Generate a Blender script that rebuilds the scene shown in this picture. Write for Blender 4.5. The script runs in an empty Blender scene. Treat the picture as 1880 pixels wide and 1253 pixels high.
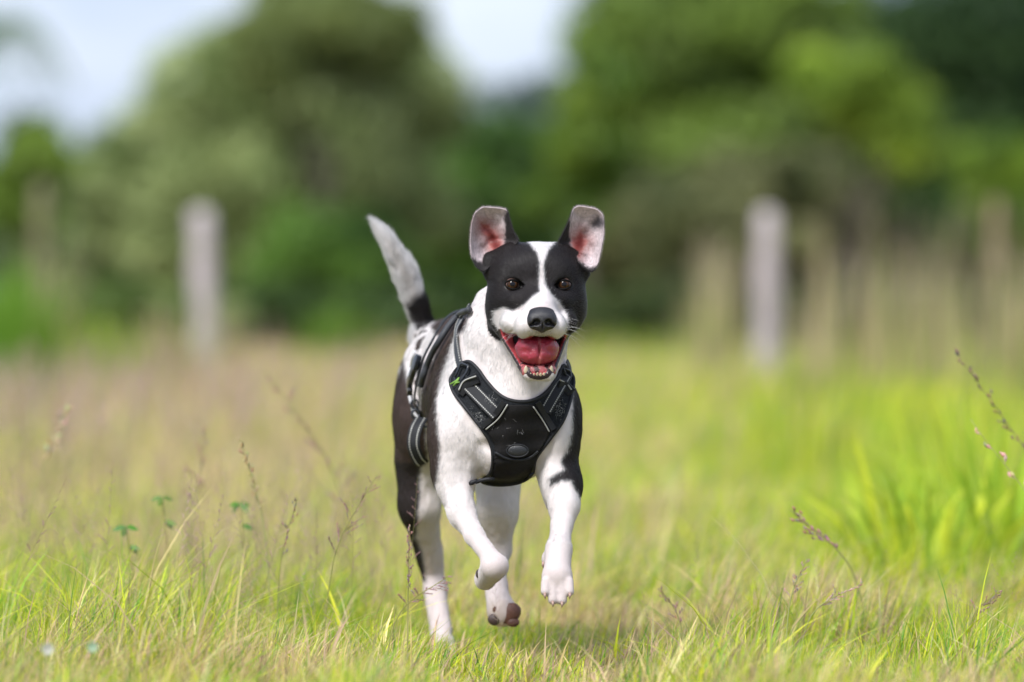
import bpy, bmesh, math, random
import numpy as np
from mathutils import Vector, Matrix
from mathutils.bvhtree import BVHTree

random.seed(7)
rng = np.random.default_rng(11)
S = bpy.context.scene
C = S.collection
PI = math.pi

# ---------------------------------------------------------------- camera, sky, sun, exposure
CAM_H = 0.63          # the photographer kneels: lens at the dog's eye height
D0 = 9.4              # metres from the lens to the dog's chest
FPX = 1880 * 200 / 36.0
cd = bpy.data.cameras.new('camera'); cam = bpy.data.objects.new('camera', cd); C.objects.link(cam)
cam.location = (0, 0, CAM_H); cam.rotation_euler = (PI / 2, 0, 0)
cd.lens = 200; cd.sensor_width = 36; cd.clip_start = 0.5; cd.clip_end = 3000
cd.shift_y = -(626.5 - 540) / 1880
cd.dof.use_dof = True; cd.dof.focus_distance = 9.32; cd.dof.aperture_fstop = 2.5
S.camera = cam

SUN_EL, SUN_AZ = math.radians(48), math.radians(212)    # azimuth clockwise from +Y
w = bpy.data.worlds.new('World'); S.world = w; w.use_nodes = True
nt = w.node_tree; nt.nodes.clear()
out = nt.nodes.new('ShaderNodeOutputWorld'); bg = nt.nodes.new('ShaderNodeBackground')
sky = nt.nodes.new('ShaderNodeTexSky'); sky.sky_type = 'NISHITA'; sky.sun_disc = False
sky.sun_elevation = SUN_EL; sky.sun_rotation = SUN_AZ
tc = nt.nodes.new('ShaderNodeTexCoord')
mp = nt.nodes.new('ShaderNodeMapping'); mp.inputs['Scale'].default_value = (1, 1, 2.2)
mp.inputs['Location'].default_value = (.32, 0, .1)
nz = nt.nodes.new('ShaderNodeTexNoise'); nz.inputs['Scale'].default_value = 9; nz.inputs['Detail'].default_value = 7
rp = nt.nodes.new('ShaderNodeValToRGB')
rp.color_ramp.elements[0].position = .36; rp.color_ramp.elements[0].color = (3.6, 4.5, 6.6, 1)
rp.color_ramp.elements[1].position = .62; rp.color_ramp.elements[1].color = (6.9, 7.5, 8.7, 1)
mx = nt.nodes.new('ShaderNodeMixRGB'); mx.inputs[0].default_value = .82
nt.links.new(tc.outputs['Generated'], mp.inputs[0]); nt.links.new(mp.outputs[0], nz.inputs['Vector'])
nt.links.new(nz.outputs[0], rp.inputs[0]); nt.links.new(sky.outputs[0], mx.inputs[1]); nt.links.new(rp.outputs[0], mx.inputs[2])
nt.links.new(mx.outputs[0], bg.inputs[0]); bg.inputs[1].default_value = 0.073
nt.links.new(bg.outputs[0], out.inputs[0])
sd = bpy.data.lights.new('sun', 'SUN'); sun = bpy.data.objects.new('sun', sd); C.objects.link(sun)
sd.energy = 2.7; sd.angle = math.radians(18); sd.color = (1, .975, .945)
sv = Vector((math.sin(SUN_AZ) * math.cos(SUN_EL), math.cos(SUN_AZ) * math.cos(SUN_EL), math.sin(SUN_EL)))
sun.rotation_euler = sv.to_track_quat('Z', 'Y').to_euler(); sun.location = sv * 30

S.view_settings.view_transform = 'Standard'; S.view_settings.look = 'None'
S.view_settings.exposure = 0.98; S.view_settings.gamma = 1; S.view_settings.use_curve_mapping = False
S.render.engine = 'CYCLES'; S.cycles.use_denoising = True
S.cycles.max_bounces = 6; S.cycles.diffuse_bounces = 3; S.cycles.glossy_bounces = 2; S.cycles.transmission_bounces = 3
S.cycles.transparent_max_bounces = 8

BUILD_FIELD = True

# ---------------------------------------------------------------- helpers
def W(px, py, dy=0.0):
    """world point of a photo pixel (1880 wide) at depth D0+dy"""
    d = D0 + dy
    return Vector(((px - 940) * d / FPX, d, CAM_H + (540 - py) * d / FPX))

def sc(dy=0.0):
    return (D0 + dy) / FPX

def to_px(P):
    P = np.asarray(P)
    return 940 + P[:, 0] * FPX / P[:, 1], 540 - (P[:, 2] - CAM_H) * FPX / P[:, 1], P[:, 1] - D0

def ground_y(px_y):
    return CAM_H * FPX / (px_y - 540)

def tag(o, label=None, cat=None, group=None, kind=None):
    if label: o['label'] = label
    if cat: o['category'] = cat
    if group: o['group'] = group
    if kind: o['kind'] = kind
    return o

def empty(name, loc, label=None, cat=None, group=None):
    o = bpy.data.objects.new(name, None); C.objects.link(o); o.location = loc
    o.empty_display_size = .1
    return tag(o, label, cat, group)

def np_mesh(name, V, F=None, mat=None, parent=None, col=None, smooth=False, quads=None, tris=None):
    """mesh from numpy vertices and quad / triangle index arrays (world coordinates)"""
    me = bpy.data.meshes.new(name)
    V = np.asarray(V, np.float32)
    qs = np.zeros((0, 4), int) if quads is None else np.asarray(quads, int).reshape(-1, 4)
    ts = np.zeros((0, 3), int) if tris is None else np.asarray(tris, int).reshape(-1, 3)
    me.vertices.add(len(V)); me.vertices.foreach_set('co', V.ravel())
    me.loops.add(qs.size + ts.size)
    me.loops.foreach_set('vertex_index', np.concatenate([qs.ravel(), ts.ravel()]).astype(np.int32))
    me.polygons.add(len(qs) + len(ts))
    st = np.concatenate([np.arange(len(qs)) * 4, len(qs) * 4 + np.arange(len(ts)) * 3])
    me.polygons.foreach_set('loop_start', st.astype(np.int32))
    me.update(calc_edges=True)
    me.polygons.foreach_set('use_smooth', np.full(len(qs) + len(ts), smooth))
    if col is not None:
        a = me.attributes.new('col', 'FLOAT_COLOR', 'POINT')
        c4 = np.ones((len(V), 4), np.float32); c4[:, :3] = col
        a.data.foreach_set('color', c4.ravel())
    me.validate()
    o = bpy.data.objects.new(name, me); C.objects.link(o)
    if mat: me.materials.append(mat)
    if parent is not None:
        o.parent = parent; o.matrix_parent_inverse = Matrix.Translation(-Vector(parent.location))
    return o

def mat(name, base=(.5, .5, .5), rough=.6, attr=False, metal=0, spec=.5, noise=None, bump=None,
        translucent=0, coat=0, sheen=0, sss=0, ssc=(1, .3, .2), vary=None):
    m = bpy.data.materials.new(name); m.use_nodes = True
    n = m.node_tree.nodes; l = m.node_tree.links
    p = n['Principled BSDF']
    p.inputs['Roughness'].default_value = rough; p.inputs['Metallic'].default_value = metal
    p.inputs['Specular IOR Level'].default_value = spec
    p.inputs['Coat Weight'].default_value = coat
    if coat: p.inputs['Coat Roughness'].default_value = .04
    if sheen: p.inputs['Sheen Weight'].default_value = sheen; p.inputs['Sheen Roughness'].default_value = .5
    if sss:
        p.inputs['Subsurface Weight'].default_value = sss; p.inputs['Subsurface Radius'].default_value = ssc
        p.inputs['Subsurface Scale'].default_value = .006
    src = None
    if attr:
        a = n.new('ShaderNodeAttribute'); a.attribute_name = 'col'; src = a.outputs['Color']
    else:
        r = n.new('ShaderNodeRGB'); r.outputs[0].default_value = (*base, 1); src = r.outputs[0]
    if noise:   # (scale, low, high)  multiplies the colour
        g = n.new('ShaderNodeNewGeometry'); t = n.new('ShaderNodeTexNoise')
        t.inputs['Scale'].default_value = noise[0]; t.inputs['Detail'].default_value = 5
        l.new(g.outputs['Position'], t.inputs['Vector'])
        mr = n.new('ShaderNodeMapRange'); mr.inputs[1].default_value = .3; mr.inputs[2].default_value = .7
        mr.inputs[3].default_value = noise[1]; mr.inputs[4].default_value = noise[2]
        l.new(t.outputs[0], mr.inputs[0])
        mm = n.new('ShaderNodeVectorMath'); mm.operation = 'SCALE'
        l.new(src, mm.inputs[0]); l.new(mr.outputs[0], mm.inputs['Scale']); src = mm.outputs[0]
    l.new(src, p.inputs['Base Color'])
    if bump:    # (scale, strength, distance)
        g = n.new('ShaderNodeNewGeometry'); t = n.new('ShaderNodeTexNoise'); t.inputs['Scale'].default_value = bump[0]
        t.inputs['Detail'].default_value = 4
        l.new(g.outputs['Position'], t.inputs['Vector'])
        b = n.new('ShaderNodeBump'); b.inputs['Strength'].default_value = bump[1]; b.inputs['Distance'].default_value = bump[2]
        l.new(t.outputs[0], b.inputs['Height']); l.new(b.outputs[0], p.inputs['Normal'])
    if translucent:
        o = n['Material Output']; tr = n.new('ShaderNodeBsdfTranslucent'); ms = n.new('ShaderNodeMixShader')
        ms.inputs[0].default_value = translucent
        l.new(src, tr.inputs[0]); l.new(p.outputs[0], ms.inputs[1]); l.new(tr.outputs[0], ms.inputs[2]); l.new(ms.outputs[0], o.inputs[0])
    return m

def vnoise(P, scale, seed=0):
    """value noise on (N,3) points, 0..1"""
    P = np.asarray(P, float) * scale + seed * 17.31
    i = np.floor(P).astype(np.int64); f = P - i; f = f * f * (3 - 2 * f)
    def h(a, b, c):
        n = (a * 73856093) ^ (b * 19349663) ^ (c * 83492791)
        n = (n ^ (n >> 13)) * 1274126177 & 0x7fffffff
        return ((n ^ (n >> 16)) & 0xffff) / 65535.0
    r = 0
    for dx in (0, 1):
        for dy in (0, 1):
            for dz in (0, 1):
                wgt = (f[:, 0] if dx else 1 - f[:, 0]) * (f[:, 1] if dy else 1 - f[:, 1]) * (f[:, 2] if dz else 1 - f[:, 2])
                r = r + wgt * h(i[:, 0] + dx, i[:, 1] + dy, i[:, 2] + dz)
    return r

def fbm(P, scale, seed=0, o=3):
    r = 0; a = .5; t = 0
    for k in range(o):
        r = r + a * vnoise(P, scale * 2 ** k, seed + k * 3); t += a; a *= .5
    return r / t

def tube_np(pts, radii, n=8, cap=True):
    """round tube along points -> V, quads, tris"""
    pts = np.array([tuple(p) for p in pts], float); m = len(pts)
    radii = np.broadcast_to(np.asarray(radii, float), (m,))
    T = np.gradient(pts, axis=0); T /= np.linalg.norm(T, axis=1)[:, None] + 1e-12
    up = np.array([0, 0, 1.]) if abs(T[0, 2]) < .9 else np.array([1., 0, 0])
    V = []
    A = np.cross(T[0], up); A /= np.linalg.norm(A)
    for k in range(m):
        A = A - T[k] * A.dot(T[k]); A /= np.linalg.norm(A) + 1e-12
        B = np.cross(T[k], A)
        for j in range(n):
            t = 2 * PI * j / n
            V.append(pts[k] + radii[k] * (math.cos(t) * A + math.sin(t) * B))
    Q = [[k * n + j, k * n + (j + 1) % n, (k + 1) * n + (j + 1) % n, (k + 1) * n + j] for k in range(m - 1) for j in range(n)]
    Tt = []
    if cap:
        V.append(pts[0]); V.append(pts[-1]); c0 = m * n
        Tt += [[c0, (j + 1) % n, j] for j in range(n)]
        Tt += [[c0 + 1, (m - 1) * n + j, (m - 1) * n + (j + 1) % n] for j in range(n)]
    return np.array(V), np.array(Q, int), np.array(Tt, int).reshape(-1, 3)

class MB:
    def __init__(s): s.V = []; s.Q = []; s.T = []; s.C = []; s.n = 0
    def add(s, V, Q=None, T=None, col=None):
        V = np.asarray(V, float)
        if Q is not None and len(Q): s.Q.append(np.asarray(Q, int) + s.n)
        if T is not None and len(T): s.T.append(np.asarray(T, int) + s.n)
        s.V.append(V); s.n += len(V)
        c = np.ones((len(V), 3)) * (col if col is not None else (.5, .5, .5)); s.C.append(c)
        return s
    def tube(s, pts, r, n=8, col=None): return s.add(*tube_np(pts, r, n), col=col)
    def build(s, name, m, parent=None, smooth=True):
        return np_mesh(name, np.concatenate(s.V), mat=m, parent=parent, smooth=smooth, col=np.concatenate(s.C),
                       quads=np.concatenate(s.Q) if s.Q else None, tris=np.concatenate(s.T) if s.T else None)

def catmull(pts, n=8):
    P = [Vector(p) for p in pts]
    if len(P) < 3: return [P[0].lerp(P[-1], k / n) for k in range(n + 1)]
    P = [P[0] * 2 - P[1]] + P + [P[-1] * 2 - P[-2]]
    o = []
    for i in range(1, len(P) - 2):
        for k in range(n):
            t = k / n; a, b, c, d = P[i - 1:i + 3]
            o.append(.5 * ((2 * b) + (c - a) * t + (2 * a - 5 * b + 4 * c - d) * t * t + (3 * b - a - 3 * c + d) * t ** 3))
    o.append(P[-2]); return o

# ---------------------------------------------------------------- implicit surfaces
class Prim:
    pass
def cone(a, b, ra, rb, k=.015, op=1, g=0):
    p = Prim(); p.t = 'c'; p.a = np.array(a, float); p.b = np.array(b, float); p.ra, p.rb, p.k, p.op, p.g = ra, rb, k, op, g
    p.lo = np.minimum(p.a - ra, p.b - rb); p.hi = np.maximum(p.a + ra, p.b + rb); return p
def ell(c, r, rot=None, k=.015, op=1, g=0):
    p = Prim(); p.t = 'e'; p.a = np.array(c, float); p.r = np.array(r, float); p.k, p.op, p.g = k, op, g
    p.R = np.array(rot.to_3x3() if rot is not None else Matrix.Identity(3))
    m = np.sqrt(((p.R * p.r) ** 2).sum(1)); p.lo = p.a - m; p.hi = p.a + m; return p
def pdist(p, X, Y, Z):
    if p.t == 'c':
        ba = p.b - p.a; L = ba.dot(ba) + 1e-12
        x, y, z = X - p.a[0], Y - p.a[1], Z - p.a[2]
        t = np.clip((x * ba[0] + y * ba[1] + z * ba[2]) / L, 0, 1)
        return np.sqrt((x - t * ba[0]) ** 2 + (y - t * ba[1]) ** 2 + (z - t * ba[2]) ** 2) - (p.ra + (p.rb - p.ra) * t)
    x, y, z = X - p.a[0], Y - p.a[1], Z - p.a[2]; R = p.R
    q = [(R[0, j] * x + R[1, j] * y + R[2, j] * z) for j in range(3)]
    k0 = np.sqrt(sum((q[j] / p.r[j]) ** 2 for j in range(3))); k1 = np.sqrt(sum((q[j] / p.r[j] ** 2) ** 2 for j in range(3))) + 1e-9
    return k0 * (k0 - 1) / k1

def combine(d, q, p):
    k = p.k
    if p.op == 1:
        h = np.clip(.5 + .5 * (q - d) / k, 0, 1); return q + (d - q) * h - k * h * (1 - h)
    q = -q; h = np.clip(.5 - .5 * (q - d) / k, 0, 1); return q + (d - q) * h + k * h * (1 - h)

def sdf_surface(prims, h, smooth_it=2):
    lo = np.min([p.lo for p in prims if p.op == 1], 0) - .02; hi = np.max([p.hi for p in prims if p.op == 1], 0) + .02
    n = np.ceil((hi - lo) / h).astype(int) + 1
    G = np.full(n, 1.0, np.float32)
    ax = [(lo[j] + h * np.arange(n[j])).astype(np.float32) for j in range(3)]
    for p in prims:
        pad = p.k + 3 * h
        i0 = np.clip(np.floor((p.lo - pad - lo) / h).astype(int), 0, n - 1); i1 = np.clip(np.ceil((p.hi + pad - lo) / h).astype(int) + 1, 1, n)
        if (i1 <= i0).any(): continue
        sl = tuple(slice(i0[j], i1[j]) for j in range(3))
        X = ax[0][sl[0]][:, None, None]; Y = ax[1][sl[1]][None, :, None]; Z = ax[2][sl[2]][None, None, :]
        G[sl] = combine(G[sl], pdist(p, X, Y, Z), p)
    s = G < 0
    # surface nets: vertices in cells whose corners differ in sign
    c = s[:-1, :-1, :-1].astype(np.int8)
    tot = sum(s[a:n[0] - 1 + a, b:n[1] - 1 + b, e:n[2] - 1 + e].astype(np.int8) for a in (0, 1) for b in (0, 1) for e in (0, 1))
    idx = np.argwhere((tot > 0) & (tot < 8))
    vid = np.full(n - 1, -1, np.int32); vid[tuple(idx.T)] = np.arange(len(idx))
    acc = np.zeros((len(idx), 3)); cnt = np.zeros(len(idx))
    cor = [(a, b, e) for a in (0, 1) for b in (0, 1) for e in (0, 1)]
    for u in cor:
        for j in range(3):
            if u[j]: continue
            v = list(u); v[j] = 1
            g0 = G[tuple((idx + u).T)]; g1 = G[tuple((idx + v).T)]
            m = (g0 < 0) != (g1 < 0); t = np.where(m, g0 / np.where(m, g0 - g1, 1), 0)
            pt = np.tile(np.array(u, float), (len(idx), 1)); pt[:, j] += t
            acc[m] += pt[m]; cnt += m
    V = lo + h * (idx + acc / cnt[:, None])
    Q = []
    for j in range(3):
        a = [slice(None)] * 3; b = [slice(None)] * 3; a[j] = slice(0, -1); b[j] = slice(1, None)
        e = np.argwhere(s[tuple(a)] != s[tuple(b)]); o1, o2 = [k for k in range(3) if k != j]
        e = e[(e[:, o1] > 0) & (e[:, o2] > 0) & (e[:, o1] < n[o1] - 1) & (e[:, o2] < n[o2] - 1)]
        flip = s[tuple(e.T)]
        def cell(d1, d2):
            f = e.copy(); f[:, o1] -= d1; f[:, o2] -= d2; return vid[tuple(f.T)]
        q = np.stack([cell(0, 0), cell(1, 0), cell(1, 1), cell(0, 1)], 1)
        if j == 1: flip = ~flip
        q[~flip] = q[~flip][:, ::-1]; Q.append(q)
    Q = np.concatenate(Q); Q = Q[(Q >= 0).all(1)]
    Q = Q[:, ::-1].copy() if False else Q
    E = np.concatenate([Q[:, [0, 1]], Q[:, [1, 2]], Q[:, [2, 3]], Q[:, [3, 0]]]); deg = np.bincount(E.ravel(), minlength=len(V)).astype(float)
    for _ in range(smooth_it):
        A = np.stack([np.bincount(E[:, 0], V[E[:, 1], k], len(V)) + np.bincount(E[:, 1], V[E[:, 0], k], len(V)) for k in range(3)], 1)
        V = V * .4 + .6 * A / np.maximum(deg, 1)[:, None]
    return V, Q

def vert_normals(V, Q):
    a = V[Q[:, 2]] - V[Q[:, 0]]; b = V[Q[:, 3]] - V[Q[:, 1]]; fn = np.cross(a, b)
    N = np.zeros_like(V)
    for k in range(3):
        for j in range(4): N[:, k] += np.bincount(Q[:, j], fn[:, k], len(V))
    return N / (np.linalg.norm(N, axis=1)[:, None] + 1e-12)

def poly_sd(x, y, poly):
    """signed distance to polygon (negative inside), arrays"""
    P = np.array(poly, float); d = np.full(x.shape, 1e9); ins = np.zeros(x.shape, bool)
    for i in range(len(P)):
        a, b = P[i], P[(i + 1) % len(P)]; e = b - a
        t = np.clip(((x - a[0]) * e[0] + (y - a[1]) * e[1]) / (e.dot(e) + 1e-9), 0, 1)
        d = np.minimum(d, (x - a[0] - t * e[0]) ** 2 + (y - a[1] - t * e[1]) ** 2)
        c = ((a[1] > y) != (b[1] > y)) & (x < (b[0] - a[0]) * (y - a[1]) / (b[1] - a[1] + 1e-12) + a[0]); ins ^= c
    return np.where(ins, -np.sqrt(d), np.sqrt(d))
# ================================================================ GROUND, GRASS, TREES
def ramp_mat(name, cols, scale, rough=.9, detail=4, translucent=0, coord='Position'):
    m = bpy.data.materials.new(name); m.use_nodes = True; n = m.node_tree.nodes; l = m.node_tree.links; p = n['Principled BSDF']
    p.inputs['Roughness'].default_value = rough; p.inputs['Specular IOR Level'].default_value = .2
    g = n.new('ShaderNodeNewGeometry'); t = n.new('ShaderNodeTexNoise'); t.inputs['Scale'].default_value = scale; t.inputs['Detail'].default_value = detail
    l.new(g.outputs['Position'], t.inputs['Vector']); r = n.new('ShaderNodeValToRGB')
    for i, (pos, c) in enumerate(cols):
        e = r.color_ramp.elements[i] if i < 2 else r.color_ramp.elements.new(pos); e.position = pos; e.color = (*c, 1)
    l.new(t.outputs[0], r.inputs[0]); l.new(r.outputs[0], p.inputs['Base Color'])
    return m
m_ground = ramp_mat('meadow_soil', [(.3, (.15, .11, .065)), (.7, (.20, .21, .06)), (.5, (.27, .21, .13))], .9, detail=8)
NG = 60
gx_ = np.sinh(np.linspace(-1, 1, NG * 2 + 1) * 7) / math.sinh(7) * 900; gy_ = np.concatenate([np.linspace(-30, 120, 140), np.linspace(130, 1500, 40)])
GXX, GYY = np.meshgrid(gx_, gy_, indexing='ij'); P3 = np.stack([GXX.ravel(), GYY.ravel(), np.zeros(GXX.size)], 1)
P3[:, 2] = np.where(P3[:, 1] > 16, (vnoise(P3, .2, 5) - .5) * .10, (vnoise(P3, .9, 5) - .5) * .02)
na, nb = GXX.shape; I = np.arange(na * nb).reshape(na, nb)
tag(np_mesh('ground', P3, mat=m_ground, smooth=True, quads=np.stack([I[:-1, :-1].ravel(), I[1:, :-1].ravel(), I[1:, 1:].ravel(), I[:-1, 1:].ravel()], 1)), kind='structure')

# what grows where: 0 = lush green, 1 = dry straw and purple haze
def dryness(X, Y):
    P_ = np.stack([X, Y * .45, X * 0], 1); px_ = 940 + X * FPX / Y
    d = np.where(Y < 12.5, .40, .60) + (fbm(P_, 1.3, 21, 3) - .5) * 1.3
    side = np.clip((1010 - px_) / 800, -1, 1)
    d += np.where(Y > 12.5, .25 * side, .05 * side)
    d += .30 * np.exp(-((px_ - 330) / 300) ** 2) * np.exp(-((Y - 26) / 12) ** 2)
    d -= .33 * np.exp(-((px_ - 1650) / 300) ** 2) * ((Y > 11) & (Y < 40))
    return np.clip(d, 0, 1)
GREENS = np.array([(.42, .55, .03), (.58, .65, .04), (.28, .47, .04), (.68, .68, .06), (.17, .36, .05)])
STRAWS = np.array([(.76, .62, .28), (.64, .50, .22), (.64, .46, .30), (.50, .32, .26), (.76, .70, .34)])
def blades(name, n, x0, x1, y0, y1, hmin, hmax, w0, lean=.5, dry_bias=0, mask=None, seg=3, pick=None, wind=(.15, 0)):
    Y = (y0 ** .5 + (y1 ** .5 - y0 ** .5) * rng.random(n)) ** 2 if y1 / y0 > 1.6 else rng.uniform(y0, y1, n)
    hwid = np.where(True, 1.0, 1.0) * .092 * Y + x1; X = rng.uniform(-1, 1, n) * hwid + x0
    if mask is not None:
        k = mask(X, Y); X, Y = X[k], Y[k]
    n = len(X); dr_ = dryness(X, Y) + dry_bias
    tuft = fbm(np.stack([X, Y, X * 0], 1), 5.5, 3, 2)
    hh = (hmin + (hmax - hmin) * rng.random(n) ** 1.7) * (.18 + 1.75 * tuft ** 1.4)
    pq = 940 + X * FPX / Y; hh *= np.where(Y < 12.5, 1.0 + .15 * np.clip((620 - pq) / 250, 0, 1) - .50 * np.exp(-((pq - 960) / 260) ** 4) * (Y < 10.6) + .1 * np.clip((pq - 1300) / 300, 0, 1), 1)
    ang = rng.uniform(0, 2 * PI, n); ln_ = lean * rng.uniform(.1, 1.2, n) ** 1.0
    ax = np.cos(ang) * ln_ + wind[0]; ay = np.sin(ang) * ln_ + wind[1]
    fa = ang + PI / 2 + rng.normal(0, .5, n); wx, wy = np.cos(fa), np.sin(fa)
    wd = w0 * np.exp(rng.normal(0, .45, n))
    pat = fbm(np.stack([X, Y, X * 0], 1), 3.1, 13, 3); isdry = rng.random(n) < np.clip(dr_ * .95 - .08 + (pat - .5) * 1.3, 0.04, .96); c = np.where(isdry[:, None], STRAWS[rng.integers(0, 5, n)], GREENS[rng.integers(0, 5, n)]) * rng.uniform(.65, 1.3, (n, 1)) * (.75 + .5 * fbm(np.stack([X, Y, X * 0], 1), 7, 17, 2))[:, None]
    Vs = []; cs = []; lv = np.linspace(0, 1, seg + 1)
    for i, t in enumerate(lv):
        bx = X + ax * hh * t ** 1.8; by = Y + ay * hh * t ** 1.8; bz = hh * (t - .18 * ln_ * t * t * 1.6) - .006
        wdt = wd * (1 - t ** 1.6) * .5
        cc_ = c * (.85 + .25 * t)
        if i < seg:
            Vs += [np.stack([bx - wx * wdt, by - wy * wdt, bz], 1), np.stack([bx + wx * wdt, by + wy * wdt, bz], 1)]; cs += [cc_, cc_]
        else: Vs += [np.stack([bx, by, bz], 1)]; cs += [cc_]
    V_ = np.stack(Vs, 1).reshape(-1, 3); c_ = np.stack(cs, 1).reshape(-1, 3); k = 2 * seg + 1; b = np.arange(n)[:, None] * k
    q = np.concatenate([b + np.array([2 * i, 2 * i + 1, 2 * i + 3, 2 * i + 2]) for i in range(seg - 1)]); t_ = b + np.array([2 * seg - 2, 2 * seg - 1, 2 * seg])
    return np_mesh(name, V_, mat=m_grass, col=c_, quads=q, tris=t_)
m_grass = mat('grass_blade', attr=True, rough=.5, spec=.25, translucent=.48)
GD_ = 'stuff'
F_ = 1.0 if BUILD_FIELD else .02
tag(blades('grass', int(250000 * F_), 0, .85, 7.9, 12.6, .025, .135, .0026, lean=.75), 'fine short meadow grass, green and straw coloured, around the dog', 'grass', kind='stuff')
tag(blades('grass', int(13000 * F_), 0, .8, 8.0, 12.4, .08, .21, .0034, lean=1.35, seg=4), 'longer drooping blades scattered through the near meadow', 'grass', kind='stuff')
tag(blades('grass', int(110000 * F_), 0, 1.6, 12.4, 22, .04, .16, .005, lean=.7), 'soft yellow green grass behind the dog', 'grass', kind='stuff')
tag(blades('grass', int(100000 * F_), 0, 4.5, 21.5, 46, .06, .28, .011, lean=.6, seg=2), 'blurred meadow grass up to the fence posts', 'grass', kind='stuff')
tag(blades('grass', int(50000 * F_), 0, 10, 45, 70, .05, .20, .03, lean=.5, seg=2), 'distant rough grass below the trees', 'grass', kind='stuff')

def leafy(name, pts, size, colr, m, parent, jitter=.25, up=.3, n_seg=1, aspect=.55):
    """many leaf-sized faces at points"""
    n = len(pts); a = rng.normal(0, 1, (n, 3)); a /= np.linalg.norm(a, axis=1)[:, None]; b = rng.normal(0, 1, (n, 3)); b[:, 2] += up; b = np.cross(a, b); b /= np.linalg.norm(b, axis=1)[:, None]
    s = size * rng.uniform(.6, 1.4, (n, 1)); A = a * s * .5; B = b * s * .5 * aspect
    V_ = np.stack([pts - A, pts - A * .1 + B, pts + A, pts - A * .1 - B], 1).reshape(-1, 3)
    return np_mesh(name, V_, mat=m, parent=parent, col=np.repeat(colr, 4, 0), quads=np.arange(4 * n).reshape(-1, 4))
m_leaf = mat('tree_leaf', attr=True, rough=.5, spec=.35, translucent=.3)
m_bark = ramp_mat('bark', [(.3, (.05, .045, .035)), (.7, (.12, .105, .085)), (.5, (.08, .07, .055))], 6, detail=8)
def crown_points(blobs, n, clump_r, nclump):
    """blobs in world: (cx,cy,cz,rx,ry,rz). clumps sit over the blobs' outer shell"""
    vol = np.array([b[3] * b[5] for b in blobs]); pick = rng.choice(len(blobs), nclump, p=vol / vol.sum()); B = np.array(blobs)[pick]
    d = rng.normal(0, 1, (nclump, 3)); d /= np.linalg.norm(d, axis=1)[:, None]; r = rng.uniform(.55, 1.02, (nclump, 1)) ** .5
    cc_ = B[:, :3] + d * r * B[:, 3:6]; tone = rng.normal(0, 1.5, nclump)
    k = rng.integers(0, nclump, n); q = rng.normal(0, 1, (n, 3)); q /= np.linalg.norm(q, axis=1)[:, None]; q *= rng.uniform(.2, 1, (n, 1)) ** .4
    cr = clump_r * rng.uniform(.6, 1.5, nclump)
    return cc_[k] + q * cr[k][:, None] * np.array([1, 1, .7]), tone[k], q[:, 2]
def px_blob(px_, py_, rx, rz, d, ryf=.8):
    s = d / FPX; return ((px_ - 940) * s, d, CAM_H + (540 - py_) * s, rx * s, max(rx, rz) * s * ryf, rz * s)
def tree(name, d, blobs, trunk, c_lo, c_hi, leaf, n, nclump, cr, label, cat='tree', group=None, trunk_r=.18):
    s = d / FPX; bx = (trunk - 940) * s; root = empty(name, (bx, d, 0), label, cat, group)
    bl = [px_blob(*b, d) if len(b) == 4 else px_blob(b[0], b[1], b[2], b[3], d + b[4]) for b in blobs]
    if not BUILD_FIELD: n = n // 20
    pts, tone, up_ = crown_points(bl, n, cr, nclump)
    pts[:, 2] = np.maximum(pts[:, 2], .05)
    f = np.clip(.48 + .25 * tone + rng.normal(0, .12, len(pts)) + (fbm(pts, .55, 31, 2) - .5) * .9, 0, 1)[:, None]
    c = np.array(c_lo) * (1 - f) + np.array(c_hi) * f
    leafy('crown', pts, leaf, c, m_leaf, root, aspect=.6)
    mb = MB(); top = max(bl, key=lambda b: b[5]); cz = top[2]
    mb.tube(catmull([(bx, d, -.1), (bx + .1, d, cz * .2), (bx - .1 + (top[0] - bx) * .4, d + .3, cz * .5), (top[0], d + top[4] * .5 + .3, cz * .8)], 5), list(np.linspace(trunk_r, trunk_r * .2, 16)), 9)
    for b in bl:
        st_ = Vector((bx + (top[0] - bx) * .25, d, cz * random.uniform(.25, .5)))
        for kk in range(2):
            e = Vector((b[0] + random.uniform(-.5, .5) * b[3], b[1] + random.uniform(-.5, .3) * b[4], b[2] + random.uniform(-.2, .5) * b[5]))
            mid = st_.lerp(e, .5) + Vector((random.uniform(-.1, .1), 0, -.15)) * b[3]; mb.tube(catmull([st_, mid, e], 5), list(np.linspace(trunk_r * .3, .015, 11)), 6)
    mb.build('trunk', m_bark, root)
    return root
# --- the row of trees behind the fence
OL = ((.18, .25, .075), (.46, .54, .24)); DK = ((.045, .10, .02), (.14, .27, .04)); MG = ((.09, .17, .02), (.27, .41, .045)); YG = ((.08, .16, .02), (.27, .38, .045)); BG_HAZE = ((.06, .10, .085), (.15, .21, .18))  # last pair carries the blue of distance haze in its leaf colour
TG = 'trees behind the fence posts'
tree('tree', 92, [(600, 130, 170, 130), (430, 190, 120, 110), (330, 300, 120, 110), (240, 350, 100, 95), (710, 180, 100, 120), (560, 40, 120, 70), (500, 330, 190, 140), (690, 330, 130, 140), (350, 420, 130, 90), (590, 230, 110, 120, -2.2), (640, 120, 80, 90, -1.8)], 490, *OL, .17, 90000, 300, .60, 'big rounded olive green tree left of the dog', group=TG, trunk_r=.2)
tree('tree', 89, [(600, 40, 110, 60), (500, 80, 70, 50), (700, 60, 60, 60)], 600, (.10, .14, .04), (.26, .32, .10), .16, 12000, 50, .4, 'green treetop showing over the big olive green tree', group=TG)
tree('tree', 88, [(610, 520, 130, 100), (540, 470, 80, 70), (640, 430, 60, 60)], 590, *DK, .15, 14000, 36, .45, 'dark low shrubby tree just left of the tail', group=TG, trunk_r=.1)
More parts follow.
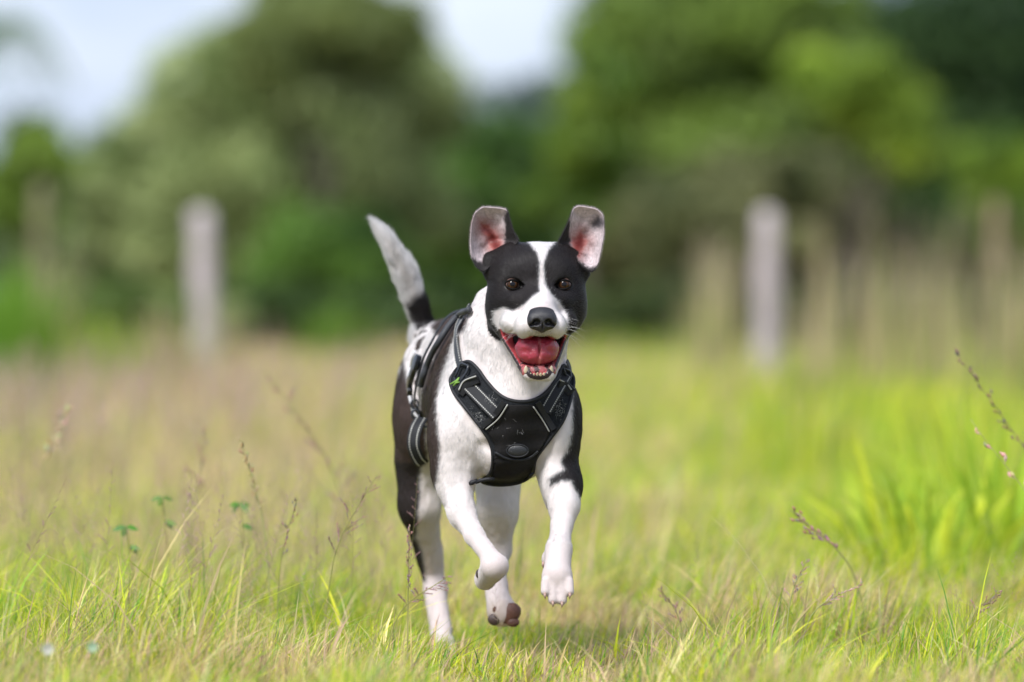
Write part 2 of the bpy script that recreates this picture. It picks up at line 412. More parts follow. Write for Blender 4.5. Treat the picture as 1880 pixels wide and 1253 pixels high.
tree('tree', 100, [(850, 400, 120, 190), (800, 300, 70, 110), (930, 330, 80, 110), (760, 500, 120, 140), (960, 520, 120, 110)], 860, *DK, .17, 34000, 80, .6, 'dark green tree directly behind the dog', group=TG)
tree('tree', 118, [(1040, 260, 90, 110), (950, 250, 100, 100), (880, 290, 60, 90)], 1010, *BG_HAZE, .2, 12000, 36, .65, 'distant tree tinted blue for haze in the gap between the crowns', group=TG)
tree('tree', 84, [(1030, 385, 55, 45), (1105, 165, 50, 60), (1085, 290, 55, 60)], 1060, *YG, .14, 8000, 24, .35, 'small bright yellow green tree behind the dog\'s ears', group=TG, trunk_r=.1)
tree('tree', 96, [(1290, 60, 180, 120), (1240, 200, 180, 120), (1180, 60, 80, 100), (1400, 20, 150, 90), (1480, 190, 170, 120), (1360, 300, 220, 120), (1580, 250, 100, 100)], 1350, (.085, .14, .03), (.26, .38, .065), .17, 80000, 240, .60, 'big spreading green tree right of the dog', group=TG, trunk_r=.2)
tree('tree', 90, [(1540, 140, 90, 45), (1610, 200, 75, 50), (1650, 250, 40, 40)], 1560, (.16, .26, .03), (.40, .54, .06), .15, 8000, 26, .38, 'yellow green crown coloured as if sunlit, in front of the dark right trees', group=TG, trunk_r=.12)  # sunlit highlight on the crowns painted in as lighter leaf colours
tree('tree', 93, [(1290, 420, 180, 90), (1440, 380, 150, 90), (1180, 480, 110, 110)], 1300, (.09, .12, .04), (.28, .29, .13), .16, 26000, 60, .5, 'brownish green undergrowth tree behind the right white post', group=TG)
tree('tree', 99, [(1360, 510, 230, 90), (1180, 560, 120, 70), (1560, 500, 130, 110)], 1360, (.02, .045, .012), (.07, .12, .03), .16, 24000, 60, .5, 'dark low undergrowth tree below the big spreading green tree', group=TG)
tree('tree', 106, [(1750, 130, 170, 160), (1850, 280, 140, 150), (1700, 40, 160, 100), (1860, 40, 90, 120), (1620, 420, 140, 110), (1760, 420, 160, 130)], 1760, (.02, .05, .022), (.08, .155, .04), .18, 60000, 150, .7, 'tall dark green tree at the right edge', group=TG, trunk_r=.25)
tree('tree', 86, [(1830, 320, 70, 50), (1875, 400, 60, 60)], 1840, *MG, .14, 8000, 24, .35, 'fresh green bush tree low at the right edge', group=TG, trunk_r=.1)
tree('tree', 110, [(180, 400, 140, 110), (80, 400, 120, 100), (20, 310, 70, 90)], 120, (.04, .08, .02), (.14, .20, .05), .18, 22000, 50, .55, 'dark tree mass at the left edge', group=TG)
tree('tree', 80, [(80, 290, 45, 40), (30, 360, 50, 50)], 60, (.08, .15, .02), (.24, .36, .05), .14, 5000, 18, .32, 'yellow green bush tree at the left edge', group=TG, trunk_r=.1)
tree('tree', 94, [(250, 510, 160, 90), (400, 510, 110, 100), (120, 500, 120, 90)], 280, (.06, .11, .035), (.22, .29, .11), .16, 24000, 50, .5, 'grey green shrubby tree behind the left white post', group=TG, trunk_r=.12)
tree('tree', 112, [(1120, 540, 150, 110), (1320, 540, 150, 110), (1500, 520, 150, 120), (1680, 530, 150, 110), (1840, 540, 130, 100)], 1300, *DK, .2, 30000, 90, .65, 'long dark thicket behind the right fence post', cat='thicket')
tree('tree', 114, [(100, 570, 150, 80), (350, 570, 150, 80), (620, 560, 150, 80), (860, 570, 150, 80)], 400, *DK, .2, 24000, 80, .65, 'long dark thicket behind the left fence post', cat='thicket')
tree('tree', 60, [(x, 590 + 8 * math.sin(x), 62, 44 + 14 * math.sin(x * .7)) for x in range(430, 960, 58)], 700, (.02, .045, .014), (.075, .13, .03), .11, 26000, 90, .26, 'dark green scrub at the meadow edge behind the tail and the dog', cat='thicket', trunk_r=.05)
tree('tree', 61, [(x, 592 + 8 * math.sin(x), 62, 42 + 16 * math.sin(x * .9)) for x in range(1040, 1980, 60)], 1500, (.025, .045, .015), (.10, .145, .04), .11, 40000, 140, .26, 'dark scrub at the meadow edge behind the right posts', cat='thicket', trunk_r=.05)
tree('tree', 59, [(x, 596 + 8 * math.sin(x), 62, 38 + 14 * math.sin(x * .8)) for x in range(-60, 400, 58)], 150, (.06, .11, .025), (.20, .30, .07), .11, 22000, 70, .26, 'lighter green scrub at the meadow edge behind the left post', cat='thicket', trunk_r=.05)
for o in [o for o in C.objects if o.get('category') == 'thicket']: o.name = 'thicket'
# the wood goes on beyond both edges of the frame
for sg_ in (-1, 1):
    bl_ = [(sg_ * random.uniform(9.5, 30), random.uniform(88, 112), random.uniform(1, 5), random.uniform(1.5, 2.6), random.uniform(1.2, 2), random.uniform(1.2, 2.2)) for _ in range(26)]
    pts_, tone_, u_ = crown_points(bl_, int(70000 * F_) + 50, .7, 260); pts_[:, 2] = np.maximum(pts_[:, 2], .05)
    pts_ = pts_[np.abs(pts_[:, 0]) > .092 * pts_[:, 1] + .2]; f_ = np.clip(.5 + rng.normal(0, .15, len(pts_)) + (fbm(pts_, .5, 33, 2) - .5) * 1.4, 0, 1)[:, None]
    tag(leafy('wood', pts_, .2, np.array((.05, .10, .025)) * (1 - f_) + np.array((.20, .32, .06)) * f_, m_leaf, None), 'leafy wood going on beyond the %s edge of the frame' % ('left' if sg_ < 0 else 'right'), 'wood', kind='stuff')
# palm fronds at the top left corner
d = 70; s = d / FPX; root = empty('palm_tree', ((-60 - 940) * s, d, 0), 'palm with feathery fronds cut off at the top left corner', 'palm tree')
mb = MB(); c0 = Vector(((-60 - 940) * s, d, CAM_H + (540 - 130) * s)); mb.tube([(c0.x, d, -.1), (c0.x + .05, d, 1.5), c0], [.16, .12, .1], 9); mb.build('trunk', m_bark, root)
for k in range(20):
    a = 2 * PI * k / 20 + .2; L = random.uniform(1.2, 1.7); mb = MB(); P0 = c0; pts = [P0 + Vector((math.cos(a) * L * t, math.sin(a) * L * t, .55 * math.sin(t * 2.6) * L - .35 * t * t * L)) for t in np.linspace(0, 1, 14)]
    mb.tube(pts, list(np.linspace(.015, .003, 14)), 5, (.10, .16, .03))
    for i in range(1, 14):
        T_ = (pts[i] - pts[i - 1]).normalized(); sd_ = T_.cross(Vector((0, 0, 1))).normalized()
        for sgn in (-1, 1):
            tip = pts[i] + sd_ * sgn * .26 * (1 - .5 * i / 14) + T_ * .12 + Vector((0, 0, -.10)); w_ = T_ * .035
            mb.add([pts[i] - w_, pts[i] + w_, tip], T=[(0, 1, 2)], col=(.07, .15, .03))
    mb.build('frond', m_leaf, root, smooth=False)
# wooded hill seen through the gap, distance haze mixed into its bluish colour
hv_ = []; nh = 80
for i in range(nh + 1):
    x = -260 + 520 * i / nh; hgt = 13.5 + 3 * math.sin(x * .021 + 1) + 2 * math.sin(x * .07) + 1.0 * math.sin(x * .19)
    for j, (t, dd) in enumerate(((0, 0), (.6, 25), (.93, 60), (1, 95))): hv_.append((x, 520 + dd, hgt * t - .5))
hq_ = [(i * 4 + j, (i + 1) * 4 + j, (i + 1) * 4 + j + 1, i * 4 + j + 1) for i in range(nh) for j in range(3)]
tag(np_mesh('hills', np.array(hv_), mat=ramp_mat('hazed_forest', [(.35, (.06, .115, .085)), (.65, (.11, .18, .13))], .12), smooth=True, quads=np.array(hq_)), kind='structure')

# --- fence posts
m_post = ramp_mat('weathered_wood', [(.3, (.30, .26, .26)), (.7, (.52, .47, .47)), (.5, (.42, .37, .37))], 14, detail=8)
def post(px_, top, wpx, d, label, m=m_post, lean=0):
    s = d / FPX; x = (px_ - 940) * s; h = CAM_H + (540 - top) * s; r = wpx * s / 2; mb = MB()
    n = 12; prof = []
    pts = [(x - lean * (1 - t), d, -.3 + (h + .3) * t) for t in np.linspace(0, 1, 12)]
    V_, q_, t_ = tube_np(pts, [r * (1 + .08 * math.sin(k * 1.9)) for k in range(11)] + [r * .82], n)
    V_[:, :2] += (fbm(V_, 9, 3)[:, None] - .5) * r * .5; V_[-1, 2] += .02; mb.add(V_, q_, t_)
    o = mb.build('fence_post', m); tag(o, label, 'fence post', 'old wooden fence posts'); return o
post(369, 388, 44, 37, 'pale weathered fence post left of the dog', lean=-.06)
post(1408, 388, 43, 37, 'pale weathered fence post right of the dog', lean=.0)
post(1832, 372, 27, 39, 'thin brownish fence post near the right edge', ramp_mat('brown_wood', [(.3, (.17, .12, .08)), (.7, (.30, .23, .16)), (.5, (.24, .18, .12))], 12), lean=.03)
post(76, 340, 26, 43, 'thin straw coloured stake near the left edge', ramp_mat('straw_wood', [(.3, (.14, .13, .07)), (.7, (.24, .22, .13))], 12), lean=.02)

# --- tall plants in the middle distance, each its own tuft
m_dry = mat('dry_stalk', attr=True, rough=.8, spec=.15, translucent=.3)
def tuft(name, px_, d, n, h, w_, spread, colA, colB, label, cat, group=None, plume=0, lean=.35, bend=1.0, mat_=None):
    s = d / FPX; X0 = (px_ - 940) * s; mb = MB()
    for k in range(n):
        a = random.uniform(0, 2 * PI); r0 = spread * random.random() ** .7 * .4; b = Vector((X0 + math.cos(a) * r0, d + math.sin(a) * r0, -.01)); hh = h * random.uniform(.5, 1.05); out_ = Vector((math.cos(a), math.sin(a), 0)) * lean * hh * random.uniform(.2, 1.2)
        pts = [b + out_ * t ** 1.6 + Vector((0, 0, hh * (t - .28 * bend * t ** 3 * (out_.length / hh + .1)))) for t in np.linspace(0, 1, 7)]
        fa = a + PI / 2 + random.gauss(0, .4); sd_ = Vector((math.cos(fa), math.sin(fa), 0)); f = random.random(); c = [A * (1 - f) + B * f for A, B in zip(colA, colB)]
        V_ = []
        for i, p in enumerate(pts):
            ww = w_ * .5 * max(.02, (min(1, .5 + i * .3)) * (1 - (i / 6) ** 2)); V_ += [p - sd_ * ww, p + Vector((0, 0, -ww * .3)) , p + sd_ * ww]
        q = []
        for i in range(6): q += [(i * 3, i * 3 + 1, i * 3 + 4, i * 3 + 3), (i * 3 + 1, i * 3 + 2, i * 3 + 5, i * 3 + 4)]
        mb.add([tuple(v) for v in V_], q, col=c)
        if plume and random.random() < plume:
            for i in range(16):
                t = .55 + .45 * i / 16; p = pts[0].lerp(pts[-1], 0) + out_ * t ** 1.6 + Vector((0, 0, hh * (t - .28 * bend * t ** 3 * (out_.length / hh + .1))))
                e = p + Vector((random.uniform(-.05, .05), random.uniform(-.05, .05), random.uniform(.02, .07))) * h; mb.add([tuple(p + sd_ * .004), tuple(p - sd_ * .004), tuple(e)], T=[(0, 1, 2)], col=(.46, .36, .30))
    o = mb.build(name, mat_ or m_dry, smooth=False); tag(o, label, cat, group); return o
NB = 1 if BUILD_FIELD else .3
LG = ((.26, .44, .03), (.60, .72, .06)); LG2 = ((.20, .36, .03), (.72, .76, .05)); YL = ((.42, .50, .02), (.60, .58, .05))
BT = 'bright broad-bladed grass tufts on the right'
tuft('grass_tuft', 1700, 11.9, int(52 * NB), .40, .021, .50, *LG2, 'bright yellow green broad-bladed tuft right of the dog, front one', 'grass tuft', BT, lean=.7, bend=1.6, mat_=m_grass)
tuft('grass_tuft', 1850, 12.2, int(60 * NB), .44, .022, .55, *LG, 'tall bright green tuft cut off by the right edge', 'grass tuft', BT, lean=.6, bend=1.5, mat_=m_grass)
tuft('grass_tuft', 1600, 13.2, int(40 * NB), .34, .018, .40, *LG, 'small bright green tuft left of the two broad-bladed ones', 'grass tuft', BT, lean=.7, bend=1.6, mat_=m_grass)
tuft('grass_tuft', 1790, 14.2, int(50 * NB), .48, .020, .5, *LG, 'bright tuft standing behind the others on the right', 'grass tuft', BT, lean=.5, bend=1.3, mat_=m_grass)
tuft('grass_tuft', 1640, 11.4, int(26 * NB), .20, .013, .22, *YL, 'low yellowing tuft at the foot of the bright green ones', 'grass tuft', BT, lean=1.0, bend=1.6, mat_=m_grass)
tuft('grass_tuft', 1840, 10.9, int(26 * NB), .16, .010, .30, (.62, .50, .05), (.45, .46, .04), 'flattened yellow tuft at the lower right edge', 'grass tuft', BT, lean=1.4, bend=1.2, mat_=m_grass)
tuft('grass_tuft', 1470, 19, int(40 * NB), .42, .02, .9, (.26, .38, .03), (.50, .54, .06), 'blurred green tuft in the meadow between the right post and the bright tufts', 'grass tuft', BT, lean=.4, mat_=m_grass)
tuft('grass_tuft', 1400, 27, int(45 * NB), .46, .03, 1.3, (.26, .38, .04), (.50, .52, .08), 'blurred green tuft at the foot of the right white post', 'grass tuft', BT, lean=.35, mat_=m_grass)
tuft('leafy_bush', 0, 30, int(160 * NB), .95, .035, .8, (.12, .28, .03), (.26, .42, .05), 'vivid green clump at the left edge', 'bush', None, lean=.3, mat_=m_grass)
tuft('leafy_bush', 200, 36, int(150 * NB), .62, .035, 1.6, (.20, .34, .03), (.36, .44, .05), 'light green clump between the left edge and the left post', 'bush', None, lean=.3, mat_=m_grass)
tuft('leafy_bush', 620, 48, int(130 * NB), .66, .05, .9, (.08, .19, .02), (.20, .32, .04), 'bright green bush against the dark thicket left of the tail', 'bush', None, lean=.25, mat_=m_grass)
tuft('leafy_bush', 1130, 52, int(120 * NB), .34, .05, 1.6, (.14, .26, .02), (.28, .36, .04), 'green bush right behind the dog at the meadow edge', 'bush', None, lean=.3, mat_=m_grass)
RG = 'tall dry reed grasses by the right posts'
for i, (x, d, h, n, lb) in enumerate([(1530, 33, 1.02, 22, 'tall pinkish reed grass just right of the white post'), (1300, 36, .95, 26, 'straw reed grass left of the right white post'), (1640, 32, .98, 18, 'straw reed grass with leaning plumes midway between the right posts'),
                                      (1705, 33, 1.18, 16, 'tallest reed grass, its plume reaching above the others'), (1770, 31, .95, 18, 'dry reed grass just left of the brown post'), (1860, 30, 1.0, 22, 'dry reed grass at the right edge behind the brown post'),
                                      (1590, 40, .9, 24, 'pale reed grass farther back between the right posts'), (1335, 40, .9, 20, 'yellow green reed grass close behind the right white post'),
                                      (1490, 31, .72, 14, 'lowest reed grass, just right of the right white post')]):
    tuft('reed_grass', x, d, int(n * 1.1 * NB) + 3, h * 1.12, .030, .42, (.26, .34, .08), (.56, .44, .27), lb, 'reed grass', RG, plume=.8, lean=.16)
for x, d, h, lb in [(90, 40, 1.15, 'reddish reed grass beside the thin stake'), (300, 34, .72, 'straw reed grass left of the left white post'), (400, 40, .8, 'straw reed grass right behind the left white post')]:
    tuft('reed_grass', x, d, int(30 * NB), h, .02, .4, (.36, .32, .14), (.48, .36, .24), lb, 'reed grass', 'dry reed grasses by the left posts', plume=.7, lean=.2)

# --- seed heads: thin stems with branching spikelets
m_seed = mat('seed_head', attr=True, rough=.7, spec=.2, translucent=.35)
def panicle(top, base, d, colr, n_br=12, br=.035, sp=.006, stem=.0011, droop=.2, d2=None, part=True, curve=.03, mbs=None, head=.35):
    """stem from ground to the top point; side branches carry spikelets"""
    T_ = W(top[0], top[1], (d2 or d) - D0); s = d / FPX; B = Vector(((base - 940) * s, d, -.01)); mid = B.lerp(T_, .5) + Vector((-(T_.x - B.x) * .25, curve * .3, curve))
    pts = catmull([B, mid, T_], 10); m1, m2 = (MB(), MB()) if mbs is None else mbs
    m1.tube(pts, list(np.linspace(stem * 1.3, stem * .5, len(pts))), 5, (.34, .34, .12) if colr[1] < .4 else (.42, .44, .18))
    n = len(pts)
    for k in range(n_br):
        t = 1 - head + head * k / n_br; i = t * (n - 1); p = pts[int(i)].lerp(pts[min(int(i) + 1, n - 1)], i % 1); ax = (pts[min(int(i) + 1, n - 1)] - pts[max(int(i) - 1, 0)]).normalized()
        a = random.uniform(0, 2 * PI); sd_ = Vector((math.cos(a), math.sin(a) * .8, 0)); L = br * (1.15 - .8 * (k / n_br)) * random.uniform(.6, 1.2); e = p + (ax * .75 + sd_ * .75).normalized() * L - Vector((0, 0, droop * L))
        m2.tube([p, p.lerp(e, .5) + ax * L * .08, e], [stem * .4, stem * .35, stem * .2], 3, colr)
        for j in range(max(2, int(L / (sp * .75)))):
            u = .25 + .75 * j / max(1, int(L / (sp * .75))); q = p.lerp(e, min(u, 1)); dd = (ax + Vector((random.uniform(-.6, .6), random.uniform(-.6, .6), random.uniform(-.3, .3)))).normalized(); l = sp * random.uniform(.7, 1.3); r = l * .22
            sx = dd.cross(Vector((0, 1, .2))).normalized() * r; sy = dd.cross(sx).normalized() * r; c = [v * random.uniform(.75, 1.25) for v in colr]
            m2.add([tuple(q), tuple(q + dd * l * .45 + sx), tuple(q + dd * l * .45 + sy), tuple(q + dd * l * .45 - sx), tuple(q + dd * l * .45 - sy), tuple(q + dd * l)], T=[(0, 2, 1), (0, 3, 2), (0, 4, 3), (0, 1, 4), (5, 1, 2), (5, 2, 3), (5, 3, 4), (5, 4, 1)], col=c)
    return m1, m2, B
def seed_stalk(label, top, base, d, colr, **k):
    m1, m2, B = panicle(top, base, d, colr, **k); r = empty('seed_stalk', B, label, 'grass stalk', 'grass stalks with seed heads')
    m1.build('stem', m_seed, r); m2.build('seed_head', m_seed, r, smooth=False); return r
PU = (.44, .28, .26); PK = (.60, .42, .38); TN = (.50, .40, .22); DKP = (.32, .21, .17); CR = (.66, .52, .38)
seed_stalk('pale pink seed stalk standing sharp at the lower right, left of its neighbour', (1481, 1026), 1440, 9.25, PK, n_br=16, br=.022, sp=.0042, head=.45)
seed_stalk('pink seed stalk with its head over the long leaning one at the lower right', (1583, 1070), 1460, 9.3, PK, n_br=18, br=.030, sp=.0042, head=.4)
seed_stalk('long purple stalk leaning left over the lower right grass', (1450, 936), 1600, 9.9, PU, n_br=9, br=.045, sp=.011, head=.38, stem=.0018)
seed_stalk('slim tan seed stalk among the left grass', (441, 806), 500, 10.0, TN, n_br=22, br=.016, sp=.008, head=.40, stem=.0013)
seed_stalk('feathery violet stalk leaning right towards the dog', (692, 872), 590, 9.7, PU, n_br=16, br=.05, sp=.004, head=.5, droop=.1)
seed_stalk('short purple stalk left of the feathery one', (546, 912), 505, 9.8, PU, n_br=10, br=.02, sp=.008, head=.45)
seed_stalk('blurred purple stalk with upright spikes on the left', (380, 784), 350, 10.9, PU, n_br=12, br=.045, sp=.009, head=.5)
seed_stalk('tall blurred purple stalk leaning left towards the tail', (488, 684), 660, 11.2, PU, n_br=12, br=.06, sp=.010, head=.6, stem=.0016)
seed_stalk('pale seed stalk alone at the far left', (124, 748), 40, 10.9, CR, n_br=16, br=.030, sp=.013, head=.30, droop=.4)
seed_stalk('upright reddish stalk crossing the dog\'s standing hind leg', (752, 966), 748, 9.15, PU, n_br=26, br=.008, sp=.006, head=.5)
seed_stalk('wispy purple stalk in front of the standing hind foot', (826, 1056), 700, 9.1, PU, n_br=14, br=.035, sp=.004, head=.4, droop=.5)
seed_stalk('dark seeded stalk leaning in from the right edge', (1752, 640), 2010, 8.6, DKP, n_br=12, br=.025, sp=.010, head=.32, stem=.0011)
seed_stalk('pale seeded stalk leaning in below the dark one at the right edge', (1782, 770), 1990, 8.8, CR, n_br=8, br=.02, sp=.013, head=.5, stem=.0010)
seed_stalk('faint purple stalk low between the dog and the lower right stalks', (1212, 1080), 1262, 9.0, PU, n_br=14, br=.02, sp=.006, head=.5)
seed_stalk('thin straight stalk at the bottom between the dog and the right stalks', (1337, 1160), 1344, 9.0, PK, n_br=14, br=.004, sp=.004, head=.5)
seed_stalk('wispy violet stalk low at the lower right edge', (1836, 1085), 1770, 9.4, PU, n_br=14, br=.03, sp=.005, head=.5)
# the uncountable haze of seed heads in the meadow
def seed_haze(name, n, y0, y1, hx, hmin, hmax, sp, label, xb=0, seed=3, cols=((.46, .29, .30), (.54, .38, .35), (.56, .45, .32))):
    random.seed(seed); protos = []
    for k in range(6):
        m1, m2, B = panicle((940 + random.uniform(-60, 60), 540 - 0), 940, 10, (1, 1, 1), n_br=10, br=.055, sp=sp, head=.5, stem=.0009 * sp / .007)
        V_ = np.concatenate(m1.V + m2.V); V_[:, 1] -= 10; q = [np.concatenate(m1.Q)] if m1.Q else []
        Q_ = np.concatenate([a for a in m1.Q] + [a + m1.n for a in m2.Q]); T_ = np.concatenate([a for a in m1.T] + [a + m1.n for a in m2.T]); V_ /= CAM_H; protos.append((V_, Q_, T_, m1.n))
    VV = []; QQ = []; TT = []; CC = []; n0 = 0
    for i in range(n):
        Y = random.uniform(y0, y1); X = random.uniform(-1, 1) * (.092 * Y + hx) + xb
        if random.random() > dryness(np.array([X]), np.array([Y]))[0] * 1.1: continue
        V_, Q_, T_, nst = protos[i % 6]; a = random.uniform(0, 2 * PI); ca, sa = math.cos(a), math.sin(a); h = random.uniform(hmin, hmax) ; tx, ty = random.gauss(0, .25), random.gauss(0, .25)
        P_ = np.stack([(V_[:, 0] * ca - V_[:, 1] * sa) * h * .9, (V_[:, 0] * sa + V_[:, 1] * ca) * h * .9, V_[:, 2] * h], 1); P_[:, 0] += X + tx * P_[:, 2]; P_[:, 1] += Y + ty * P_[:, 2]
        c = np.tile(random.choice(cols), (len(V_), 1)) * random.uniform(.8, 1.2); c[:nst] = (.34, .33, .14)
        VV.append(P_); QQ.append(Q_ + n0); TT.append(T_ + n0); CC.append(c); n0 += len(V_)
    return tag(np_mesh(name, np.concatenate(VV), mat=m_seed, col=np.concatenate(CC), quads=np.concatenate(QQ), tris=np.concatenate(TT)), label, 'grass', kind='stuff')
seed_haze('seed_grass', int(750 * NB), 8.7, 12.0, .4, .05, .20, .0055, 'wispy purple seed heads in the grass around the dog')
seed_haze('seed_grass', int(800 * NB), 9.7, 13.0, -.45, .14, .34, .0075, 'pinkish haze of seed heads in the taller grass on the left', xb=-.62, seed=8, cols=((.52, .33, .35), (.56, .40, .38), (.50, .36, .28)))
seed_haze('seed_grass', int(330 * NB), 11.5, 18, .5, .12, .30, .010, 'blurred purple seed heads behind the dog', seed=5)
seed_haze('seed_grass', int(800 * NB), 16, 34, -.9, .2, .42, .024, 'mauve haze of seed heads in the left half of the meadow', xb=-1.6, seed=9, cols=((.56, .36, .40), (.58, .42, .42), (.56, .42, .36)))
seed_haze('seed_grass', int(500 * NB), 18, 45, 1, .22, .5, .022, 'blurred pinkish seed grass in the far meadow', seed=6)

# --- three small herbs and the pale blossoms
def herb(label, top, base, d, n, L, colr=(.14, .26, .06)):
    T_ = W(top[0], top[1], d - D0); s = d / FPX; B = Vector(((base - 940) * s, d, -.01)); r = empty('herb', B, label, 'herb', 'leafy herbs in the left grass')
    pts = catmull([B, B.lerp(T_, .5) + Vector((.006, 0, .004)), T_], 6); mb = MB(); mb.tube(pts, .0011, 6, (.30, .24, .10)); mb.build('stem', m_seed, r)
    for k in range(n):
        a = 2 * PI * k / n * 1.3 + .4; p = pts[-1 - (k // 4) * 2]; o_ = Vector((math.cos(a), math.sin(a) * .6, -.35 if k % 2 else .0)).normalized(); l = L * random.uniform(.8, 1.15); sd_ = o_.cross(Vector((0, -1, .4))).normalized(); V_ = []
        for i in range(6):
            t = i / 5; c_ = p + o_ * l * t + Vector((0, 0, -.25 * l * t * t)); ww = l * .22 * math.sin(PI * min(.97, t * .92 + .05)); V_ += [c_ - sd_ * ww, c_ + Vector((0, 0, -.1 * ww)), c_ + sd_ * ww]
        q = []
        for i in range(5): q += [(i * 3, i * 3 + 1, i * 3 + 4, i * 3 + 3), (i * 3 + 1, i * 3 + 2, i * 3 + 5, i * 3 + 4)]
        mb = MB(); mb.add([tuple(v) for v in V_], q, col=[v * random.uniform(.8, 1.3) for v in colr]); mb.build('leaf', m_grass, r)
herb('small leafy herb topping the left grass, highest of the left pair', (298, 914), 310, 10.3, 6, .020)
herb('small leafy herb lower left of its pair', (232, 968), 250, 10.2, 6, .022)
herb('single-stemmed herb with drooping leaves left of the feathery stalk', (440, 925), 450, 10.4, 5, .024)
def blossom(label, x, y, d, colr, R):
    c0 = W(x, y, d - D0); r = empty('blossom', (c0.x, c0.y, 0), label, 'flower'); mb = MB(); mb.tube([(c0.x, c0.y, -.01), c0], .0009, 5, (.2, .3, .06)); mb.build('stem', m_seed, r)
    mm = mat('petal', colr, rough=.6, translucent=.3)
    for k in range(6):
        a = 2 * PI * k / 6; o_ = Vector((math.cos(a), -.4, math.sin(a))).normalized(); sd_ = o_.cross(Vector((0, 1, 0))).normalized(); V_ = []
        for i in range(5):
            t = i / 4; cc_ = c0 + o_ * R * t; ww = R * .42 * math.sin(PI * min(.9, t * .8 + .1)); V_ += [cc_ - sd_ * ww, cc_ + Vector((0, -.1 * R, 0)), cc_ + sd_ * ww]
        q = []
        for i in range(4): q += [(i * 3, i * 3 + 1, i * 3 + 4, i * 3 + 3), (i * 3 + 1, i * 3 + 2, i * 3 + 5, i * 3 + 4)]
        mb = MB(); mb.add([tuple(v) for v in V_], q); mb.build('petal', mm, r)
blossom('small white blossom blurred at the lower left corner', 88, 1192, 8.25, (.55, .55, .50), .010)
blossom('small pale mint blossom right of the white one', 170, 1188, 8.25, (.36, .50, .34), .009)
random.seed(99)
# ================================================================ THE DOG
HO = W(988, 522, -.06); HS = sc(-.06); HR = Matrix.Rotation(math.radians(4), 3, 'Z')
def H(x, y, z): return HO + HR @ (Vector((x, y, z)) * HS)
def hc(a, b, ra, rb, k=12, op=1, g=1): return cone(H(*a), H(*b), ra * HS, rb * HS, k * HS, op, g)
def he(c, r, k=12, op=1, g=1, rot=(0, 0, 0)):
    from mathutils import Euler
    return ell(H(*c), np.array(r) * HS, HR @ Euler([math.radians(q) for q in rot]).to_matrix(), k * HS, op, g)
def bc(a, b, ra, rb, k=20, g=0, op=1):
    return cone(W(*a), W(*b), ra * sc(a[2]), rb * sc(b[2]), k * sc(), op, g)
def be(c, r, k=20, g=0, rot=(0, 0, 0), op=1):
    from mathutils import Euler
    s = sc(c[2]); return ell(W(*c), np.array(r) * s, Euler([math.radians(q) for q in rot]).to_matrix(), k * s, op, g)

P = []
# torso: chest, ribs, loin, rump
P += [be((932, 775, .14), (112, 130, 112), 30), be((926, 800, .05), (60, 60, 78), 40),
      be((872, 765, .09), (58, 75, 85), 40), be((1000, 765, .09), (54, 75, 85), 40),
      bc((912, 748, .21), (882, 715, .40), 124, 112, 30), bc((885, 712, .40), (850, 690, .56), 108, 86, 30),
      be((832, 672, .62), (88, 110, 88), 40), bc((905, 640, .18), (850, 650, .42), 64, 70, 50)]
# neck and throat
P += [bc((985, 540, .07), (945, 640, .08), 76, 84, 40), bc((945, 640, .08), (930, 720, .10), 84, 100, 50),
      bc((972, 640, .035), (945, 730, .02), 42, 46, 40), bc((915, 570, .10), (880, 690, .12), 42, 56, 40)]
# hind leg standing (dog's right)
P += [be((772, 770, .60), (50, 115, 112), 35, g=3, rot=(8, 0, -4)), bc((768, 850, .58), (770, 930, .58), 43, 35, 25, 3),
      bc((770, 930, .58), (792, 1048, .66), 36, 19, 20, 3), bc((775, 950, .61), (797, 1050, .665), 25, 15, 15, 3),
      bc((795, 1050, .665), (800, 1080, .655), 17, 19, 14, 3), bc((800, 1080, .655), (810, 1160, .60), 19, 22, 14, 3),
      be((812, 1182, .565), (25, 42, 20), 12, g=3)]
for x, y, d in ((795, 1196, .53), (807, 1200, .52), (819, 1200, .52), (831, 1196, .535)):
    P.append(be((x, y, d), (9, 22, 10), 5, g=3))
# hind leg swinging forward (dog's left)
P += [be((930, 800, .52), (60, 100, 90), 35, g=4), bc((915, 860, .44), (912, 940, .40), 46, 35, 20, 4),
      bc((912, 940, .40), (914, 1010, .42), 33, 22, 18, 4), bc((914, 1010, .42), (912, 1075, .38), 21, 19, 14, 4),
      bc((912, 1075, .38), (916, 1110, .35), 19, 24, 12, 4), be((926, 1126, .35), (31, 28, 25), 10, g=4)]
# foreleg folded (dog's right)
P += [be((828, 808, .08), (43, 68, 80), 35, g=5, rot=(0, -3, 0)), be((832, 868, .07), (40, 50, 42), 25, g=5),
      bc((838, 905, .05), (847, 940, .025), 33, 25, 20, 5), bc((847, 940, .025), (871, 985, -.01), 24, 17.5, 16, 5),
      bc((871, 985, -.01), (898, 1020, -.04), 17.5, 17, 10, 5), be((908, 1040, -.05), (26, 26, 25), 10, g=5),
      bc((903, 1048, -.03), (893, 1062, .015), 23, 20, 10, 5), be((891, 1064, .03), (17, 24, 16), 8, g=5)]
